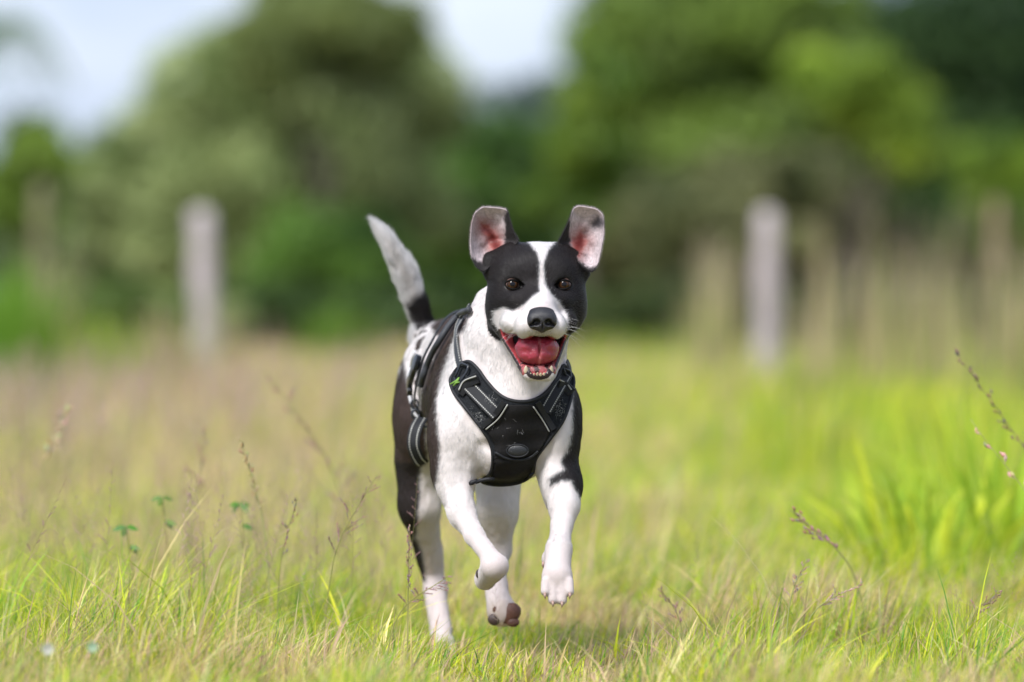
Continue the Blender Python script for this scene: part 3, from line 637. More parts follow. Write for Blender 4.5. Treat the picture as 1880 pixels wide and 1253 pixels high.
# foreleg reaching (dog's left)
P += [be((1030, 800, .07), (36, 70, 85), 35, g=6, rot=(0, 4, 0)), be((1028, 880, .05), (38, 48, 42), 22, g=6),
      bc((1033, 895, .03), (1036, 930, .005), 32, 26, 20, 6), be((1034, 915, .05), (29, 36, 34), 20, g=6),
      bc((1036, 930, .005), (1031, 965, -.02), 26, 18.5, 12, 6), bc((1031, 965, -.02), (1026, 1010, -.055), 18.5, 21, 10, 6),
      bc((1026, 1010, -.06), (1023, 1055, -.085), 23, 26, 14, 6), be((1023, 1066, -.09), (27, 20, 26), 12, g=6),
      be((1002, 1027, -.050), (8, 9, 13), 9, g=6)]
TOES = [(1003, 1068, 1092, 10.5), (1016, 1074, 1107, 11.2), (1031, 1074, 1108, 11.2), (1044, 1068, 1092, 10)]
for x, y0, y1, r in TOES: P.append(bc((x, y0, -.100), (x + (x - 1024) * .08, y1 - 6, -.106), r * .92, r * .88, 3, 6))
for x in (1009.5, 1023.5, 1037.5): P.append(bc((x, 1056, -.112), (x, 1100, -.119), 1.0, 4.2, 3, 6, op=-1))
P.append(bc((866, 828, .004), (903, 817, .006), 6, 6, 16, op=-1))
# tail
TAIL = [(790, 640, .68), (778, 600, .69), (762, 550, .68), (742, 498, .67), (717, 450, .66), (698, 422, .66), (686, 407, .66)]
TR = [23, 19, 19, 20, 14.5, 8, 3]
TC = catmull([Vector(t) for t in TAIL], 5); TT_ = [np.interp(i / (len(TC) - 1) * 6, range(7), TR) for i in range(len(TC))]
for i in range(len(TC) - 1): P.append(bc(tuple(TC[i]), tuple(TC[i + 1]), TT_[i], TT_[i + 1], 3 if i > 3 else 20, 2))
# ---- head: lower jaw first, then the mouth is cut, then the skull and muzzle go over it
P += [hc((0, 45, -95), (-2, -28, -150), 50, 26, 14), hc((-56, 30, -84), (-20, -34, -160), 18, 14, 8), hc((42, 30, -88), (16, -34, -160), 18, 14, 8),
      hc((-16, -42, -165), (13, -42, -165), 11.5, 11.5, 8)]
CAV = [hc((0, 25, -88), (-3, -36, -140), 50, 25, 5, op=-1), hc((-54, 5, -86), (-24, -40, -140), 15, 14, 5, op=-1), hc((38, 5, -90), (15, -40, -140), 15, 14, 5, op=-1),
       hc((-2, -50, -118), (-3, -60, -146), 34, 20, 5, op=-1)]
P += CAV
for s in (-1, 1):
    P += [he((s * 50, 52, -28), (42, 58, 56), 24), he((s * 57, 62, -55), (30, 44, 34), 20),
          he((s * 42, 22, 26), (28, 24, 22), 20), he((s * 34, -2, -30), (28, 30, 22), 18),
          hc((s * 50, 50, 44), (s * 80, 58, 42), 32, 19, 20), hc((s * 60, 50, 20), (s * 84, 56, 22), 28, 12, 20),
          he((s * 25.5, -50, -76), (22, 40, 25), 12, rot=(0, s * -8, s * 6)), he((s * 48, -8, -71), (22, 37, 22), 16, rot=(0, 0, s * 18))]
P += [he((0, 62, 14), (78, 88, 64), 20), he((0, 20, 30), (48, 36, 36), 22), hc((0, 10, -14), (0, -62, -54), 36, 26, 18), he((0, -76, -74), (24, 20, 22), 12)]
# eye sockets, nostril groove and lids
for s in (-1, 1):
    P += [he((s * 47.5, -15, -1), (15, 15, 10), 7, op=-1), he((s * 30, -14, -4), (10, 8, 5), 5, op=-1)]
P += [he((0, -98, -96), (2.2, 10, 12), 3, op=-1)]
P += [op for op in ()]
V, Q = sdf_surface(P, .0021, 2)
N = vert_normals(V, Q)
if ((N * (V - V.mean(0))).sum(1)).mean() < 0: Q = Q[:, ::-1].copy(); N = -N
# skin and muscle relief: soft folds, stronger on the trunk and upper legs
_st = V * np.array((1.0, 1.0, .45))
V = V + N * (((fbm(_st, 34, 41, 2) - .5) * .0075 + (fbm(_st, 95, 43, 2) - .5) * .0026) * np.clip((V[:, 1] - (D0 - .03)) / .03, .15, 1))[:, None]
N = vert_normals(V, Q)
px, py, dy = to_px(V)
GD = np.full((7, len(V)), 9.0); CD = np.full(len(V), 9.0)
for p in P:
    q = pdist(p, V[:, 0], V[:, 1], V[:, 2])
    if p.op == 1: GD[p.g] = np.minimum(GD[p.g], q)
for p in CAV: CD = np.minimum(CD, pdist(p, V[:, 0], V[:, 1], V[:, 2]))
GRP = GD.argmin(0)

HI = np.array((HR.transposed())); 
HL = (V - np.array(HO)) @ np.array(HR) / HS          # head-local coordinates
WHITE_FACE = [(963, 436), (978, 456), (986, 464), (991, 486), (990, 521), (991, 536), (978, 545), (961, 561), (942, 572), (925, 565), (906, 573), (905, 590), (914, 606),
              (960, 640), (1030, 640), (1039, 614), (1043, 596), (1041, 578), (1027, 556), (1011, 540), (1000, 521), (998, 486), (1007, 461), (1024, 440)]
BLACKS = [[(836, 615), (812, 687), (801, 733), (802, 774), (808, 820), (806, 862), (797, 906), (776, 890), (768, 857), (768, 774), (772, 720), (781, 687), (800, 640), (818, 612)],
          [(790, 600), (812, 570), (864, 555), (858, 592), (852, 606), (832, 622), (816, 645), (796, 650), (804, 618)],
          [(1050, 690), (1050, 793), (1041, 829), (1029, 847), (1034, 862), (1007, 880), (1010, 893), (1032, 884), (1047, 884), (1064, 913), (1085, 920), (1085, 700)],
          [(741, 660), (748, 700), (760, 735), (780, 775), (786, 848), (772, 860), (771, 922), (763, 988), (776, 1015), (783, 1070), (760, 1060), (700, 950), (690, 760), (728, 690)],
          [(748, 566), (765, 548), (795, 536), (815, 620), (775, 640), (764, 612)]]
def dark_mask(V, px, py, dy, G, seed=1):
    """1 where the coat is black; the edge wanders like fur"""
    wob = (fbm(V, 90, seed) - .5) * 5 + (fbm(V, 300, seed + 5) - .5) * 4
    d = np.full(len(V), 99.0)
    for i, pl in enumerate(BLACKS):
        q = poly_sd(px, py, pl)
        if i == 4: q = np.where(G == 2, q, 99)
        elif i == 3: q = np.where((G == 3) | ((G == 0) & (dy > .45)), q, 99)
        elif i == 2: q = np.where((G == 6) | (G == 0), q, 99)
        elif i == 0: q = np.where((G == 5) | (G == 0), q, 99)
        else: q = np.where(G == 0, q, 99)
        d = np.minimum(d, q)
    # black spots on the white rump and the far flank
    sp = (fbm(V, 38, 9, 2) - .66) * -260
    d = np.minimum(d, np.where((G == 0) & (dy > .42) & (py < 720), sp, 99))
    # back and far side of the trunk, seen only from other places
    far = np.where((G == 0) & (dy > .3) & (px > 880), -20 + 60 * (fbm(V, 12, 4, 2) - .45), 99)
    d = np.minimum(d, far)
    hd = -poly_sd(px, py, WHITE_FACE)
    hz = (HL_of(V)[:, 2] < -104)
    d = np.where(G == 1, np.where(hz, 9, hd * 1.0), d)
    soft = np.where(G == 1, 1.1, 1.5)
    return 1 / (1 + np.exp(np.clip((d + np.where(G == 1, wob * .35, wob)) / soft, -30, 30)))
def HL_of(V): return (V - np.array(HO)) @ np.array(HR) / HS
BLK = np.array((.0065, .0055, .0065)); BRN = np.array((.050, .032, .027)); WHT = np.array((.66, .65, .655))
def coat(V, px, py, dy, G, root=False):
    m = dark_mask(V, px, py, dy, G)[:, None]
    h0 = HL_of(V); st_ = ((G == 1) & (np.abs(h0[:, 0]) < 26) & (h0[:, 2] < -84) & (h0[:, 2] > -104) & (h0[:, 1] < -40)) * .42 * np.clip(1 - np.abs(h0[:, 0]) / 30, 0, 1); m = np.maximum(m, st_[:, None])
    if root: m = (rng.random(m.shape) < m) * 1.0
    br = np.where((G != 1) & (G != 2) & (px < 860), .75, .08)[:, None] * (0.55 + .7 * fbm(V, 25, 3)[:, None])
    br = np.where(((G == 3) & (py > 850))[:, None], br * .3, br)
    dk = BLK + (BRN - BLK) * np.clip(br, 0, 1)
    wt = WHT * (.93 + .1 * fbm(V, 60, 8)[:, None])
    # pinkish skin showing through thin white hair on lower legs, belly side and around the nose
    thin = np.where(G >= 3, np.clip((py - 880) / 160, 0, 1) * .45, 0)
    hl = HL_of(V)
    thin = np.maximum(thin, np.where(G == 1, np.exp(-((hl[:, 0] ** 2 + (hl[:, 2] + 44) ** 2) / 260)), 0) * .55)[:, None]
    wt = wt * (1 - thin) + wt * np.array((.66, .56, .55)) * thin
    # the tail's white hair is yellow-grey along its middle
    tx_ = np.interp(py, [405, 422, 450, 498, 550, 600], [685, 698, 717, 742, 762, 778]); tl = ((G == 2) & (py < 575))[:, None] * (np.exp(-((px - tx_ - 1) / 9) ** 2) * np.clip((py - 425) / 40, 0, 1))[:, None] * (.15 + .3 * fbm(V, 20, 2)[:, None])
    wt = wt * (1 - tl) + np.array((.30, .265, .21)) * tl
    return wt * (1 - m) + dk * m
col = np.ones((len(V), 4)); col[:, :3] = coat(V, px, py, dy, GRP)
sk = col[:, :3].max(1) > .3
col[sk, :3] *= np.array((.97, .90, .88))
# mouth: wet lining, dark lips
inn = (CD < 1.6 * HS) & (HL[:, 2] < -73) & (HL[:, 1] < 40) & (GRP <= 1)
lip = (~inn) & (CD < np.where(HL[:, 2] < -150, 11.5, 8.5) * HS) & (HL[:, 2] < -82) & (GRP <= 1) & ((HL[:, 2] < -108) | (np.abs(HL[:, 0]) > 44)) & (HL[:, 1] < 44)
red = np.array((.36, .055, .065)); n_ = fbm(V, 220, 4)[:, None]
col[inn, :3] = (red * (.55 + .8 * n_))[inn]
col[lip, :3] = (np.array((.020, .014, .016)) * (1 + n_))[lip]
col[inn | lip, 3] = 0.0
ul = (GRP == 1) & (HL[:, 2] > -106) & (HL[:, 2] < -80) & (HL[:, 1] < -20) & ~inn
ulw = np.where(ul, np.clip(1 - (CD / HS - 1.6) / 7, 0, 1) * .8, 0)[:, None]
col[:, :3] = col[:, :3] * (1 - ulw) + np.array((.07, .055, .06)) * ulw
# bare skin: pads under the folded paw and the swinging hind paw
PADC = np.array((.16, .075, .055))
sole = (GRP == 4) & (poly_sd(px, py, [(903, 1110), (925, 1100), (958, 1112), (958, 1150), (925, 1156), (896, 1150), (893, 1128)]) < 0) & (N[:, 1] < -.15)
col[sole, :3] = np.array((.50, .42, .40)); col[sole, 3] = .0
eyerim = np.zeros(len(V), bool)
for s in (-1, 1): eyerim |= (((HL[:, 0] - s * 47.5) / 19) ** 2 + ((HL[:, 2] + 1) / 12) ** 2 < 1) & (GRP == 1) & (HL[:, 1] < 20)
col[eyerim, :3] = (.008, .007, .007); col[eyerim, 3] = .35

def np_mesh4(name, V, Q, mat_, parent, c4):
    o = np_mesh(name, V, mat=mat_, parent=parent, smooth=True, quads=Q)
    a = o.data.attributes.new('col', 'FLOAT_COLOR', 'POINT'); a.data.foreach_set('color', np.asarray(c4, np.float32).ravel()); return o

m_skin = mat('dog_coat', attr=True, rough=.75, spec=.25, bump=(420, .25, .002))
nd = m_skin.node_tree.nodes; at_ = [q for q in nd if q.type == 'ATTRIBUTE'][0]
mr_ = nd.new('ShaderNodeMapRange'); mr_.inputs[3].default_value = .28; mr_.inputs[4].default_value = .8
m_skin.node_tree.links.new(at_.outputs['Alpha'], mr_.inputs[0]); m_skin.node_tree.links.new(mr_.outputs[0], nd['Principled BSDF'].inputs['Roughness'])
dog = empty('dog', W(930, 1240, .25) * 1.0, 'short-haired black and white dog running towards the camera with its tongue out', 'dog')
dog.location.z = 0
body = np_mesh4('body', V, Q, m_skin, dog, col)
bvh = BVHTree.FromPolygons(V.tolist(), Q.tolist())
CAMP = Vector((0, 0, CAM_H))
def hit(px_, py_):
    d = Vector(((px_ - 940) / FPX, 1, (540 - py_) / FPX)).normalized()
    l, n, i, t = bvh.ray_cast(CAMP, d)
    if l is None: return None, None
    return l, (n if n.dot(d) < 0 else -n)

# ---- eyes
m_eye = bpy.data.materials.new('eye'); m_eye.use_nodes = True
p_ = m_eye.node_tree.nodes['Principled BSDF']; p_.inputs['Roughness'].default_value = .5; p_.inputs['Specular IOR Level'].default_value = 0; p_.inputs['Coat Weight'].default_value = .6; p_.inputs['Coat Roughness'].default_value = .02
a_ = m_eye.node_tree.nodes.new('ShaderNodeAttribute'); a_.attribute_name = 'col'; m_eye.node_tree.links.new(a_.outputs[0], p_.inputs['Base Color'])
m_lid = mat('eyelid', (.004, .0035, .0035), rough=.7, spec=.12)
def uv_sphere(c, r, nu=32, nv=24, sq=(1, 1, 1)):
    vs = []; qs = []
    for j in range(nv + 1):
        t = PI * j / nv
        for i in range(nu):
            a = 2 * PI * i / nu; vs.append((c[0] + r * sq[0] * math.sin(t) * math.cos(a), c[1] - r * sq[1] * math.cos(t), c[2] + r * sq[2] * math.sin(t) * math.sin(a)))
    for j in range(nv):
        for i in range(nu): qs.append((j * nu + i, j * nu + (i + 1) % nu, (j + 1) * nu + (i + 1) % nu, (j + 1) * nu + i))
    return np.array(vs), np.array(qs)
for s in (-1, 1):
    ec = H(s * 47.5, -2, -1); r = 13.0 * HS
    v, q = uv_sphere(ec, r, 48, 40)
    gaze = (Vector((0, 0, CAM_H)) - ec).normalized(); gaze = (gaze + Vector((0.03, 0, .06))).normalized()
    ca = ((v - np.array(ec)) @ np.array(gaze)) / r; ang = np.degrees(np.arccos(np.clip(ca, -1, 1)))
    rad = fbm((v - np.array(ec)) / r, 6, 2)[:, None]
    c = np.where((ang < 21)[:, None], (.004, .004, .006), np.where((ang < 46)[:, None], np.array((.038, .017, .007)) * (.55 + .9 * rad) * np.clip((54 - ang) / 20, .35, 1)[:, None], np.where((ang < 52)[:, None], (.012, .007, .006), (.10, .06, .05))))
    e = np_mesh('eye', v, mat=m_eye, parent=dog, smooth=True, quads=q, col=c)
    tag(e, 'brown eye with round pupil')
    mb = MB()
    ring = []
    for k in range(33):
        t = 2 * PI * k / 32; x = math.cos(t); z = math.sin(t)
        zz = (8.0 if z > 0 else 8.2) * z * (1 - .12 * x * s)
        ring.append(H(s * 47.5 + 13.0 * x, -13.2 + 5.5 * x * x + (1.5 if x * s < 0 else 3.5) * x * x, -1 + zz - 1.2 * x * -s))
    mb.tube(ring, 2.0 * HS, 8); mb.build('eyelid', m_lid, dog)

# ---- nose leather
NP = [he((0, -90, -60), (25.5, 18, 15), 6), he((-13, -94, -68), (14, 13, 15), 7), he((13, -94, -68), (14, 13, 15), 7), he((0, -96, -74), (11, 11, 15), 8),
      he((0, -84, -50), (22, 12, 8), 8),
      he((-11, -108, -70), (6.8, 12, 6), 3, op=-1), he((11, -108, -70), (6.8, 12, 6), 3, op=-1),
      he((-19, -103, -74), (7, 10, 2.6), 3, op=-1, rot=(0, -25, 0)), he((19, -103, -74), (7, 10, 2.6), 3, op=-1, rot=(0, 25, 0)), he((0, -110, -82), (1.3, 8, 12), 2, op=-1)]
vn, qn = sdf_surface(NP, .0009, 2)
m_nose = mat('nose_leather', (.014, .013, .016), rough=.36, spec=.55, bump=(900, .7, .0012))
nose = np_mesh('nose', vn, mat=m_nose, parent=dog, smooth=True, quads=qn); tag(nose, 'black wet nose')

# ---- tongue, gums, teeth
TP = [he((-4, -24, -117), (41, 36, 22), 6), he((-4, -36, -130), (35, 26, 18), 10), he((-24, -30, -112), (14, 30, 14), 8), he((16, -30, -112), (14, 30, 14), 8), he((-4, 10, -104), (34, 36, 16), 12),
      he((-2, -66, -116), (1.6, 14, 26), 6, op=-1)]
vt, qt = sdf_surface(TP, .0012, 2)
vt = vt + (fbm(vt, 150, 5, 2)[:, None] - .5) * np.array((0, -.003, .002)); tl_ = HL_of(vt)
f_ = fbm(vt, 260, 3)[:, None]
ct = np.array((.34, .035, .062)) * (.72 + .5 * f_)
edge = np.clip(np.abs(tl_[:, 0] + 4) / 38, 0, 1)[:, None] ** 3
ct = ct * (1 - .25 * edge); pk = np.exp(-((tl_[:, 0] + 1) / 2.6) ** 2)[:, None] * .5; ct = ct * (1 - pk) + np.array((.62, .22, .22)) * pk
m_wet = mat('wet_tongue', attr=True, rough=.24, spec=.55, sss=.25, bump=(1300, .6, .0012))
tongue = np_mesh('tongue', vt, mat=m_wet, parent=dog, smooth=True, quads=qt, col=ct); tag(tongue, 'red tongue lolling in the open mouth')
m_tooth = mat('tooth', (.50, .42, .30), rough=.3)
def tooth(a, b, r0):
    mb = MB(); A = H(*a); B = H(*b); pts = [A.lerp(B, t) for t in (0, .25, .5, .75, .92, 1)]
    mb.tube(pts, [r0 * HS * q for q in (1, 1.05, .9, .62, .32, .08)], 10); mb.build('tooth', m_tooth, dog)
tooth((-25, -44, -163), (-26, -50, -149), 4.8); tooth((20, -44, -163), (21, -50, -149), 4.8)
for i in range(6):
    x = -17.5 + i * 6.1; tooth((x, -46 - 3 * math.cos((x + 2) / 12), -168), (x, -53 - 3 * math.cos((x + 2) / 12), -161.5 + random.uniform(-1.8, 1.2)), random.uniform(2.4, 3.4))
for i in range(0):
    tooth((-48 + i * 5, 8 - i * 13, -112 - i * 9), (-48 + i * 5, 4 - i * 13, -107 - i * 9), 3.6); tooth((43 - i * 5, 8 - i * 13, -114 - i * 9), (43 - i * 5, 4 - i * 13, -109 - i * 9), 3.6)
gv, gq = sdf_surface([hc((-22, -38, -160), (18, -38, -160), 11, 11, 6), hc((-30, -24, -150), (-22, -38, -160), 9, 10, 6), hc((26, -24, -150), (18, -38, -160), 9, 10, 6), hc((-2, -20, -150), (-2, -38, -158), 14, 12, 8)], .0013, 2)
gc = np.array((.34, .085, .09)) * (.5 + .9 * fbm(gv, 200, 7)[:, None]); dkk = (fbm(gv, 130, 12) > .6)[:, None]; gc = np.where(dkk, gc * .12, gc)
gum = np_mesh('gum', gv, mat=m_wet, parent=dog, smooth=True, quads=gq, col=gc)

# ---- ears: cupped flaps, the tips folded over
def make_ear(outline, ctr, inner, red_poly, dark_patch, y0, side):
    out_ = np.array(outline, float); c = np.array(ctr, float)
    pl = np.vstack([out_, out_[:1]]); sg = np.linalg.norm(np.diff(pl, axis=0), axis=1); cum = np.concatenate([[0], np.cumsum(sg)])
    n = 110; t = np.linspace(0, cum[-1], n, endpoint=False)
    ring = np.stack([np.interp(t, cum, pl[:, 0]), np.interp(t, cum, pl[:, 1])], 1)
    for _ in range(3): ring = .5 * ring + .25 * (np.roll(ring, 1, 0) + np.roll(ring, -1, 0))
    rs = np.linspace(0.001, 1, 26); V_ = []; rr = []; face = []
    s = HS
    def put(p2, ydep):
        return W(p2[0], p2[1], y0 + ydep * s)
    prof = lambda r: 33 * (1 - r ** 2.1)
    for r in rs:
        for k in range(n):
            p2 = c + (ring[k] - c) * r
            lump = 7 * (vnoise(np.array([[p2[0] * .07, p2[1] * .07, side]]), 1.0, 3)[0] - .5) * (1 - r) * 2
            V_.append(put(p2, prof(r) + lump)); rr.append(r); face.append(0)
    for r, thick in ((1.025, 2.5), (1.02, 6)):
        for k in range(n): V_.append(put(c + (ring[k] - c) * r, thick)); rr.append(1); face.append(1)
    for r in rs[::-1]:
        for k in range(n): V_.append(put(c + (ring[k] - c) * r * .995, prof(r) + 8 + 4 * (1 - r))); rr.append(r); face.append(1)
    m = len(rs) * 2 + 2
    q = [(a * n + k, a * n + (k + 1) % n, (a + 1) * n + (k + 1) % n, (a + 1) * n + k) for a in range(m - 1) for k in range(n)]
    V_ = np.array([tuple(v) for v in V_]); fc = np.array(face); x, y, d = to_px(V_)
    wob = (fbm(V_, 260, side + 3) - .5) * 7
    ins = poly_sd(x, y, inner) + wob; redd = poly_sd(x, y, red_poly) + wob; dp = poly_sd(x, y, dark_patch) + wob
    wh = np.array((.50, .43, .445)); f = fbm(V_, 150, 6)[:, None]
    c_ = np.where((ins < 0)[:, None], wh * (.75 + .35 * f), (.02, .017, .018))
    sg = lambda q, w_: (1 / (1 + np.exp(np.clip(q / w_, -30, 30))))[:, None]
    wi = sg(ins, .9); pinkish = np.clip(1 - redd / 22, 0, 1)[:, None] * .8 * wi; c_ = wh * (.35 + .95 * fbm(V_, 420, 9, 2)[:, None] + .25 * np.clip(redd / 26, 0, 1)[:, None]) * wi + np.array((.02, .017, .018)) * (1 - wi)
    c_ = c_ * (1 - pinkish) + np.array((.34, .17, .16)) * pinkish
    rd_ = sg(redd, 1.6) * wi; deep = np.clip(-redd / 9, 0, 1)[:, None]; c_ = c_ * (1 - rd_) + (np.array((.26, .075, .065)) * (1 - deep) + np.array((.13, .02, .018)) * deep) * (.55 + .9 * f) * rd_
    dk_ = sg(dp, 2.2); c_ = c_ * (1 - dk_) + np.array((.06, .055, .062)) * dk_
    c_[fc == 1] = (.02, .017, .018)
    c4 = np.ones((len(V_), 4)); c4[:, :3] = c_; c4[:, 3] = np.where(redd < 0, .3, 1)
    o = np_mesh4('ear', V_, np.array(q), m_skin, dog, c4)
    return V_, np.array(q), c_, fc, redd, ins
EARS = []
EARS.append(make_ear([(953, 443), (941, 423), (934, 398), (931, 385), (915, 382), (886, 380), (871, 392), (865, 414), (863, 446), (865, 469), (874, 489), (888, 500), (910, 480), (930, 462)],
    (897, 437), [(929, 388), (925, 398), (927, 420), (926, 446), (917, 464), (897, 480), (878, 480), (864, 468), (858, 440), (858, 410), (866, 385), (890, 374), (935, 380)],
    [(883, 410), (897, 414), (916, 434), (922, 452), (911, 468), (899, 456), (895, 436), (884, 426)], [(0, 0), (1, 0), (0, 1)], -.034, 0))
EARS.append(make_ear([(1024, 447), (1038, 420), (1047, 400), (1053, 382), (1064, 378), (1096, 384), (1107, 394), (1109, 412), (1108, 435), (1103, 461), (1098, 484), (1088, 500), (1072, 492), (1051, 470), (1035, 458)],
    (1078, 436), [(1052, 382), (1048, 402), (1046, 430), (1049, 458), (1066, 480), (1082, 492), (1100, 486), (1110, 440), (1114, 400), (1100, 378), (1064, 372)],
    [(1050, 442), (1066, 426), (1078, 443), (1070, 458), (1062, 474), (1050, 456)], [(1084, 408), (1096, 396), (1106, 400), (1112, 412), (1100, 420), (1088, 418)], -.034, 1))

# ---- claws and pads
m_claw = mat('claw', (.34, .23, .19), rough=.35); m_pad = mat('paw_pad', (.115, .048, .034), rough=.55, bump=(700, .6, .001), noise=(120, .6, 1.3))
for x, y0, y1, r in TOES:
    mb = MB(); xx = x + (x - 1024) * .12
    mb.tube([W(xx, y1 - 2, -.112), W(xx, y1 + 3, -.116), W(xx - (x - 1024) * .04, y1 + 8, -.113)], [3.2 * HS, 2.3 * HS, .5 * HS], 8); mb.build('claw', m_claw, dog)
mb = MB(); mb.tube([W(998, 1032, -.060), W(997, 1039, -.061), W(998, 1044, -.059)], [3.4 * HS, 2.6 * HS, .6 * HS], 8, ); mb.build('claw', m_claw, dog)
for x, y, d in ((793, 1203, .50), (806, 1207, .492), (820, 1207, .492), (833, 1203, .505)):
    mb = MB(); mb.tube([W(x, y - 4, d), W(x, y + 2, d - .008), W(x, y + 6, d - .006)], [4 * HS, 3 * HS, .8 * HS], 7); mb.build('claw', m_claw, dog)
def pad(c, r, rot=0, m=m_pad):
    v, q = sdf_surface([be(c, r, 4, rot=(0, rot, 0))], .0013, 1); return np_mesh('paw_pad', v, mat=m, parent=dog, smooth=True, quads=q)
v_, q_ = sdf_surface([be((915, 1118, .333), (12, 8, 14), 7, rot=(0, 25, 0)), be((940, 1123, .332), (17, 9, 16), 7, rot=(0, -12, 0)), be((929, 1134, .334), (20, 7, 12), 7)], .0012, 1); np_mesh('paw_pad', v_, mat=m_pad, parent=dog, smooth=True, quads=q_)
pad((907, 1138, .331), (12, 7, 11), 20, mat('dark_pad', (.05, .03, .028), rough=.5, bump=(700, .6, .001)))
pad((942, 1143, .331), (12, 7, 9), 0)
pad((879, 1054, -.008), (6, 10, 9), 0, mat('small_dark_pad', (.045, .03, .028), rough=.5)); pad((884, 1066, .005), (8, 12, 8)) if False else None
# ================================================================ THE HARNESS (worn, but a thing of its own)
hz_ = W(940, 790, 0)
harness = empty('dog_harness', hz_, 'black padded dog harness with dotted reflective straps, worn by the running dog', 'harness')
m_fab = mat('harness_fabric', (.006, .0055, .006), rough=.8, spec=.25, noise=(300, .7, 1.5), bump=(1500, .5, .0006))
m_mesh = mat('harness_padding', (.012, .0135, .016), rough=.9, spec=.2, noise=(500, .5, 1.9), bump=(1600, .8, .001))
m_bind = mat('harness_binding', (.009, .010, .013), rough=.6, spec=.35, bump=(1200, .4, .0005))
m_web = mat('webbing', (.009, .010, .013), rough=.65, spec=.35, bump=(1400, .7, .0007))
m_refl = mat('reflective_piping', (.34, .34, .32), rough=.5)
m_plas = mat('buckle_plastic', (.018, .021, .028), rough=.28)
m_grey = mat('grey_strap', (.030, .033, .040), rough=.6, bump=(1300, .5, .0006))
m_pale = mat('pale_edging', (.60, .60, .63), rough=.6)

def surf_samples(pts, off=.004, step=3.0, smooth=6, closed=False):
    """follow a photo polyline over the dog's body; returns points and normals lifted off the fur"""
    cp = catmull([(p[0], p[1], 0) for p in pts], 14)
    xs = [(p.x, p.y) for p in cp]
    L = [0]
    for a, b in zip(xs, xs[1:]): L.append(L[-1] + math.hypot(b[0] - a[0], b[1] - a[1]))
    n = max(4, int(L[-1] / step)); t = np.linspace(0, L[-1], n)
    X = np.interp(t, L, [p[0] for p in xs]); Y = np.interp(t, L, [p[1] for p in xs])
    dep = []; nm = []
    for x, y in zip(X, Y):
        l, nn = hit(x, y); dep.append(np.nan if l is None else l.y); nm.append((0, -1, 0) if nn is None else tuple(nn))
    dep = np.array(dep); ok = ~np.isnan(dep)
    if not ok.any(): dep[:] = D0 + .1
    else: dep = np.interp(np.arange(n), np.arange(n)[ok], dep[ok])
    nm = np.array(nm)
    for _ in range(smooth):
        dp = np.pad(dep, 1, 'edge'); dep = .5 * dep + .25 * (dp[:-2] + dp[2:])
        q = np.pad(nm, ((1, 1), (0, 0)), 'edge'); nm = .5 * nm + .25 * (q[:-2] + q[2:])
    nm /= np.linalg.norm(nm, axis=1)[:, None]
    Pw = np.array([tuple(W(x, y, d - D0)) for x, y, d in zip(X, Y, dep)]) + nm * off
    return Pw, nm

def cord(name, pts, r, m, parent, off=.004, n=8, closed=False):
    Pw, nm = surf_samples(pts, off); mb = MB(); mb.tube(Pw, r, n); return mb.build(name, m, parent)

def ribbon_from(Pw, nm, width, thick):
    T = np.gradient(Pw, axis=0); T /= np.linalg.norm(T, axis=1)[:, None]
    B = np.cross(T, nm); B /= np.linalg.norm(B, axis=1)[:, None]; Nn = np.cross(B, T)
    hw = np.broadcast_to(np.asarray(width, float) / 2, (len(Pw),))[:, None]
    prof = [(-1, 0), (-.9, 1), (-.4, 1.12), (.4, 1.12), (.9, 1), (1, 0), (.9, -.6), (-.9, -.6)]
    V_ = np.stack([Pw + B * hw * a + Nn * thick * b for a, b in prof], 1); n = len(prof)
    q = [(k * n + j, k * n + (j + 1) % n, (k + 1) * n + (j + 1) % n, (k + 1) * n + j) for k in range(len(Pw) - 1) for j in range(n)]
    q += [(0, 1, 2, 7), (2, 3, 6, 7), (3, 4, 5, 6)]; e = (len(Pw) - 1) * n; q += [(e, e + 1, e + 2, e + 7), (e + 2, e + 3, e + 6, e + 7), (e + 3, e + 4, e + 5, e + 6)]
    return V_.reshape(-1, 3), np.array(q), B, Nn

def strap(name, pts, width, m, parent, off=.006, thick=.0012, stitches=None, smooth=10, ends=None):
    Pw, nm = surf_samples(pts, off, smooth=smooth)
    V_, q, B, Nn = ribbon_from(Pw, nm, width, thick); mb = MB(); mb.add(V_, q)
    o = mb.build(name, m, parent, smooth=False)
    if stitches:
        mb = MB(); L = np.concatenate([[0], np.cumsum(np.linalg.norm(np.diff(Pw, axis=0), axis=1))]); st = .0052
        for side in stitches:
            t = st * .6
            while t < L[-1] - st * .5:
                a = np.array([np.interp(t + d_, L, Pw[:, j]) for d_ in (-.0013, .0013) for j in range(3)]).reshape(2, 3)
                b = np.array([np.interp(t, L, B[:, j]) for j in range(3)]); nn = np.array([np.interp(t, L, Nn[:, j]) for j in range(3)])
                c0 = b * width / 2 * side + nn * (thick * 1.25 + .0004); w_ = b * .0011; h_ = nn * .0006
                vv = [a[0] + c0 - w_, a[1] + c0 - w_, a[1] + c0 + w_, a[0] + c0 + w_]; vv += [v - h_ * 2 for v in vv]
                mb.add(vv, [(0, 3, 2, 1), (4, 5, 6, 7), (0, 1, 5, 4), (1, 2, 6, 5), (2, 3, 7, 6), (3, 0, 4, 7)]); t += st
        s_ = mb.build('reflective_stitching', m_refl, o if False else parent, smooth=False); s_['kind'] = 'stuff'
    return o, Pw, nm, B, Nn

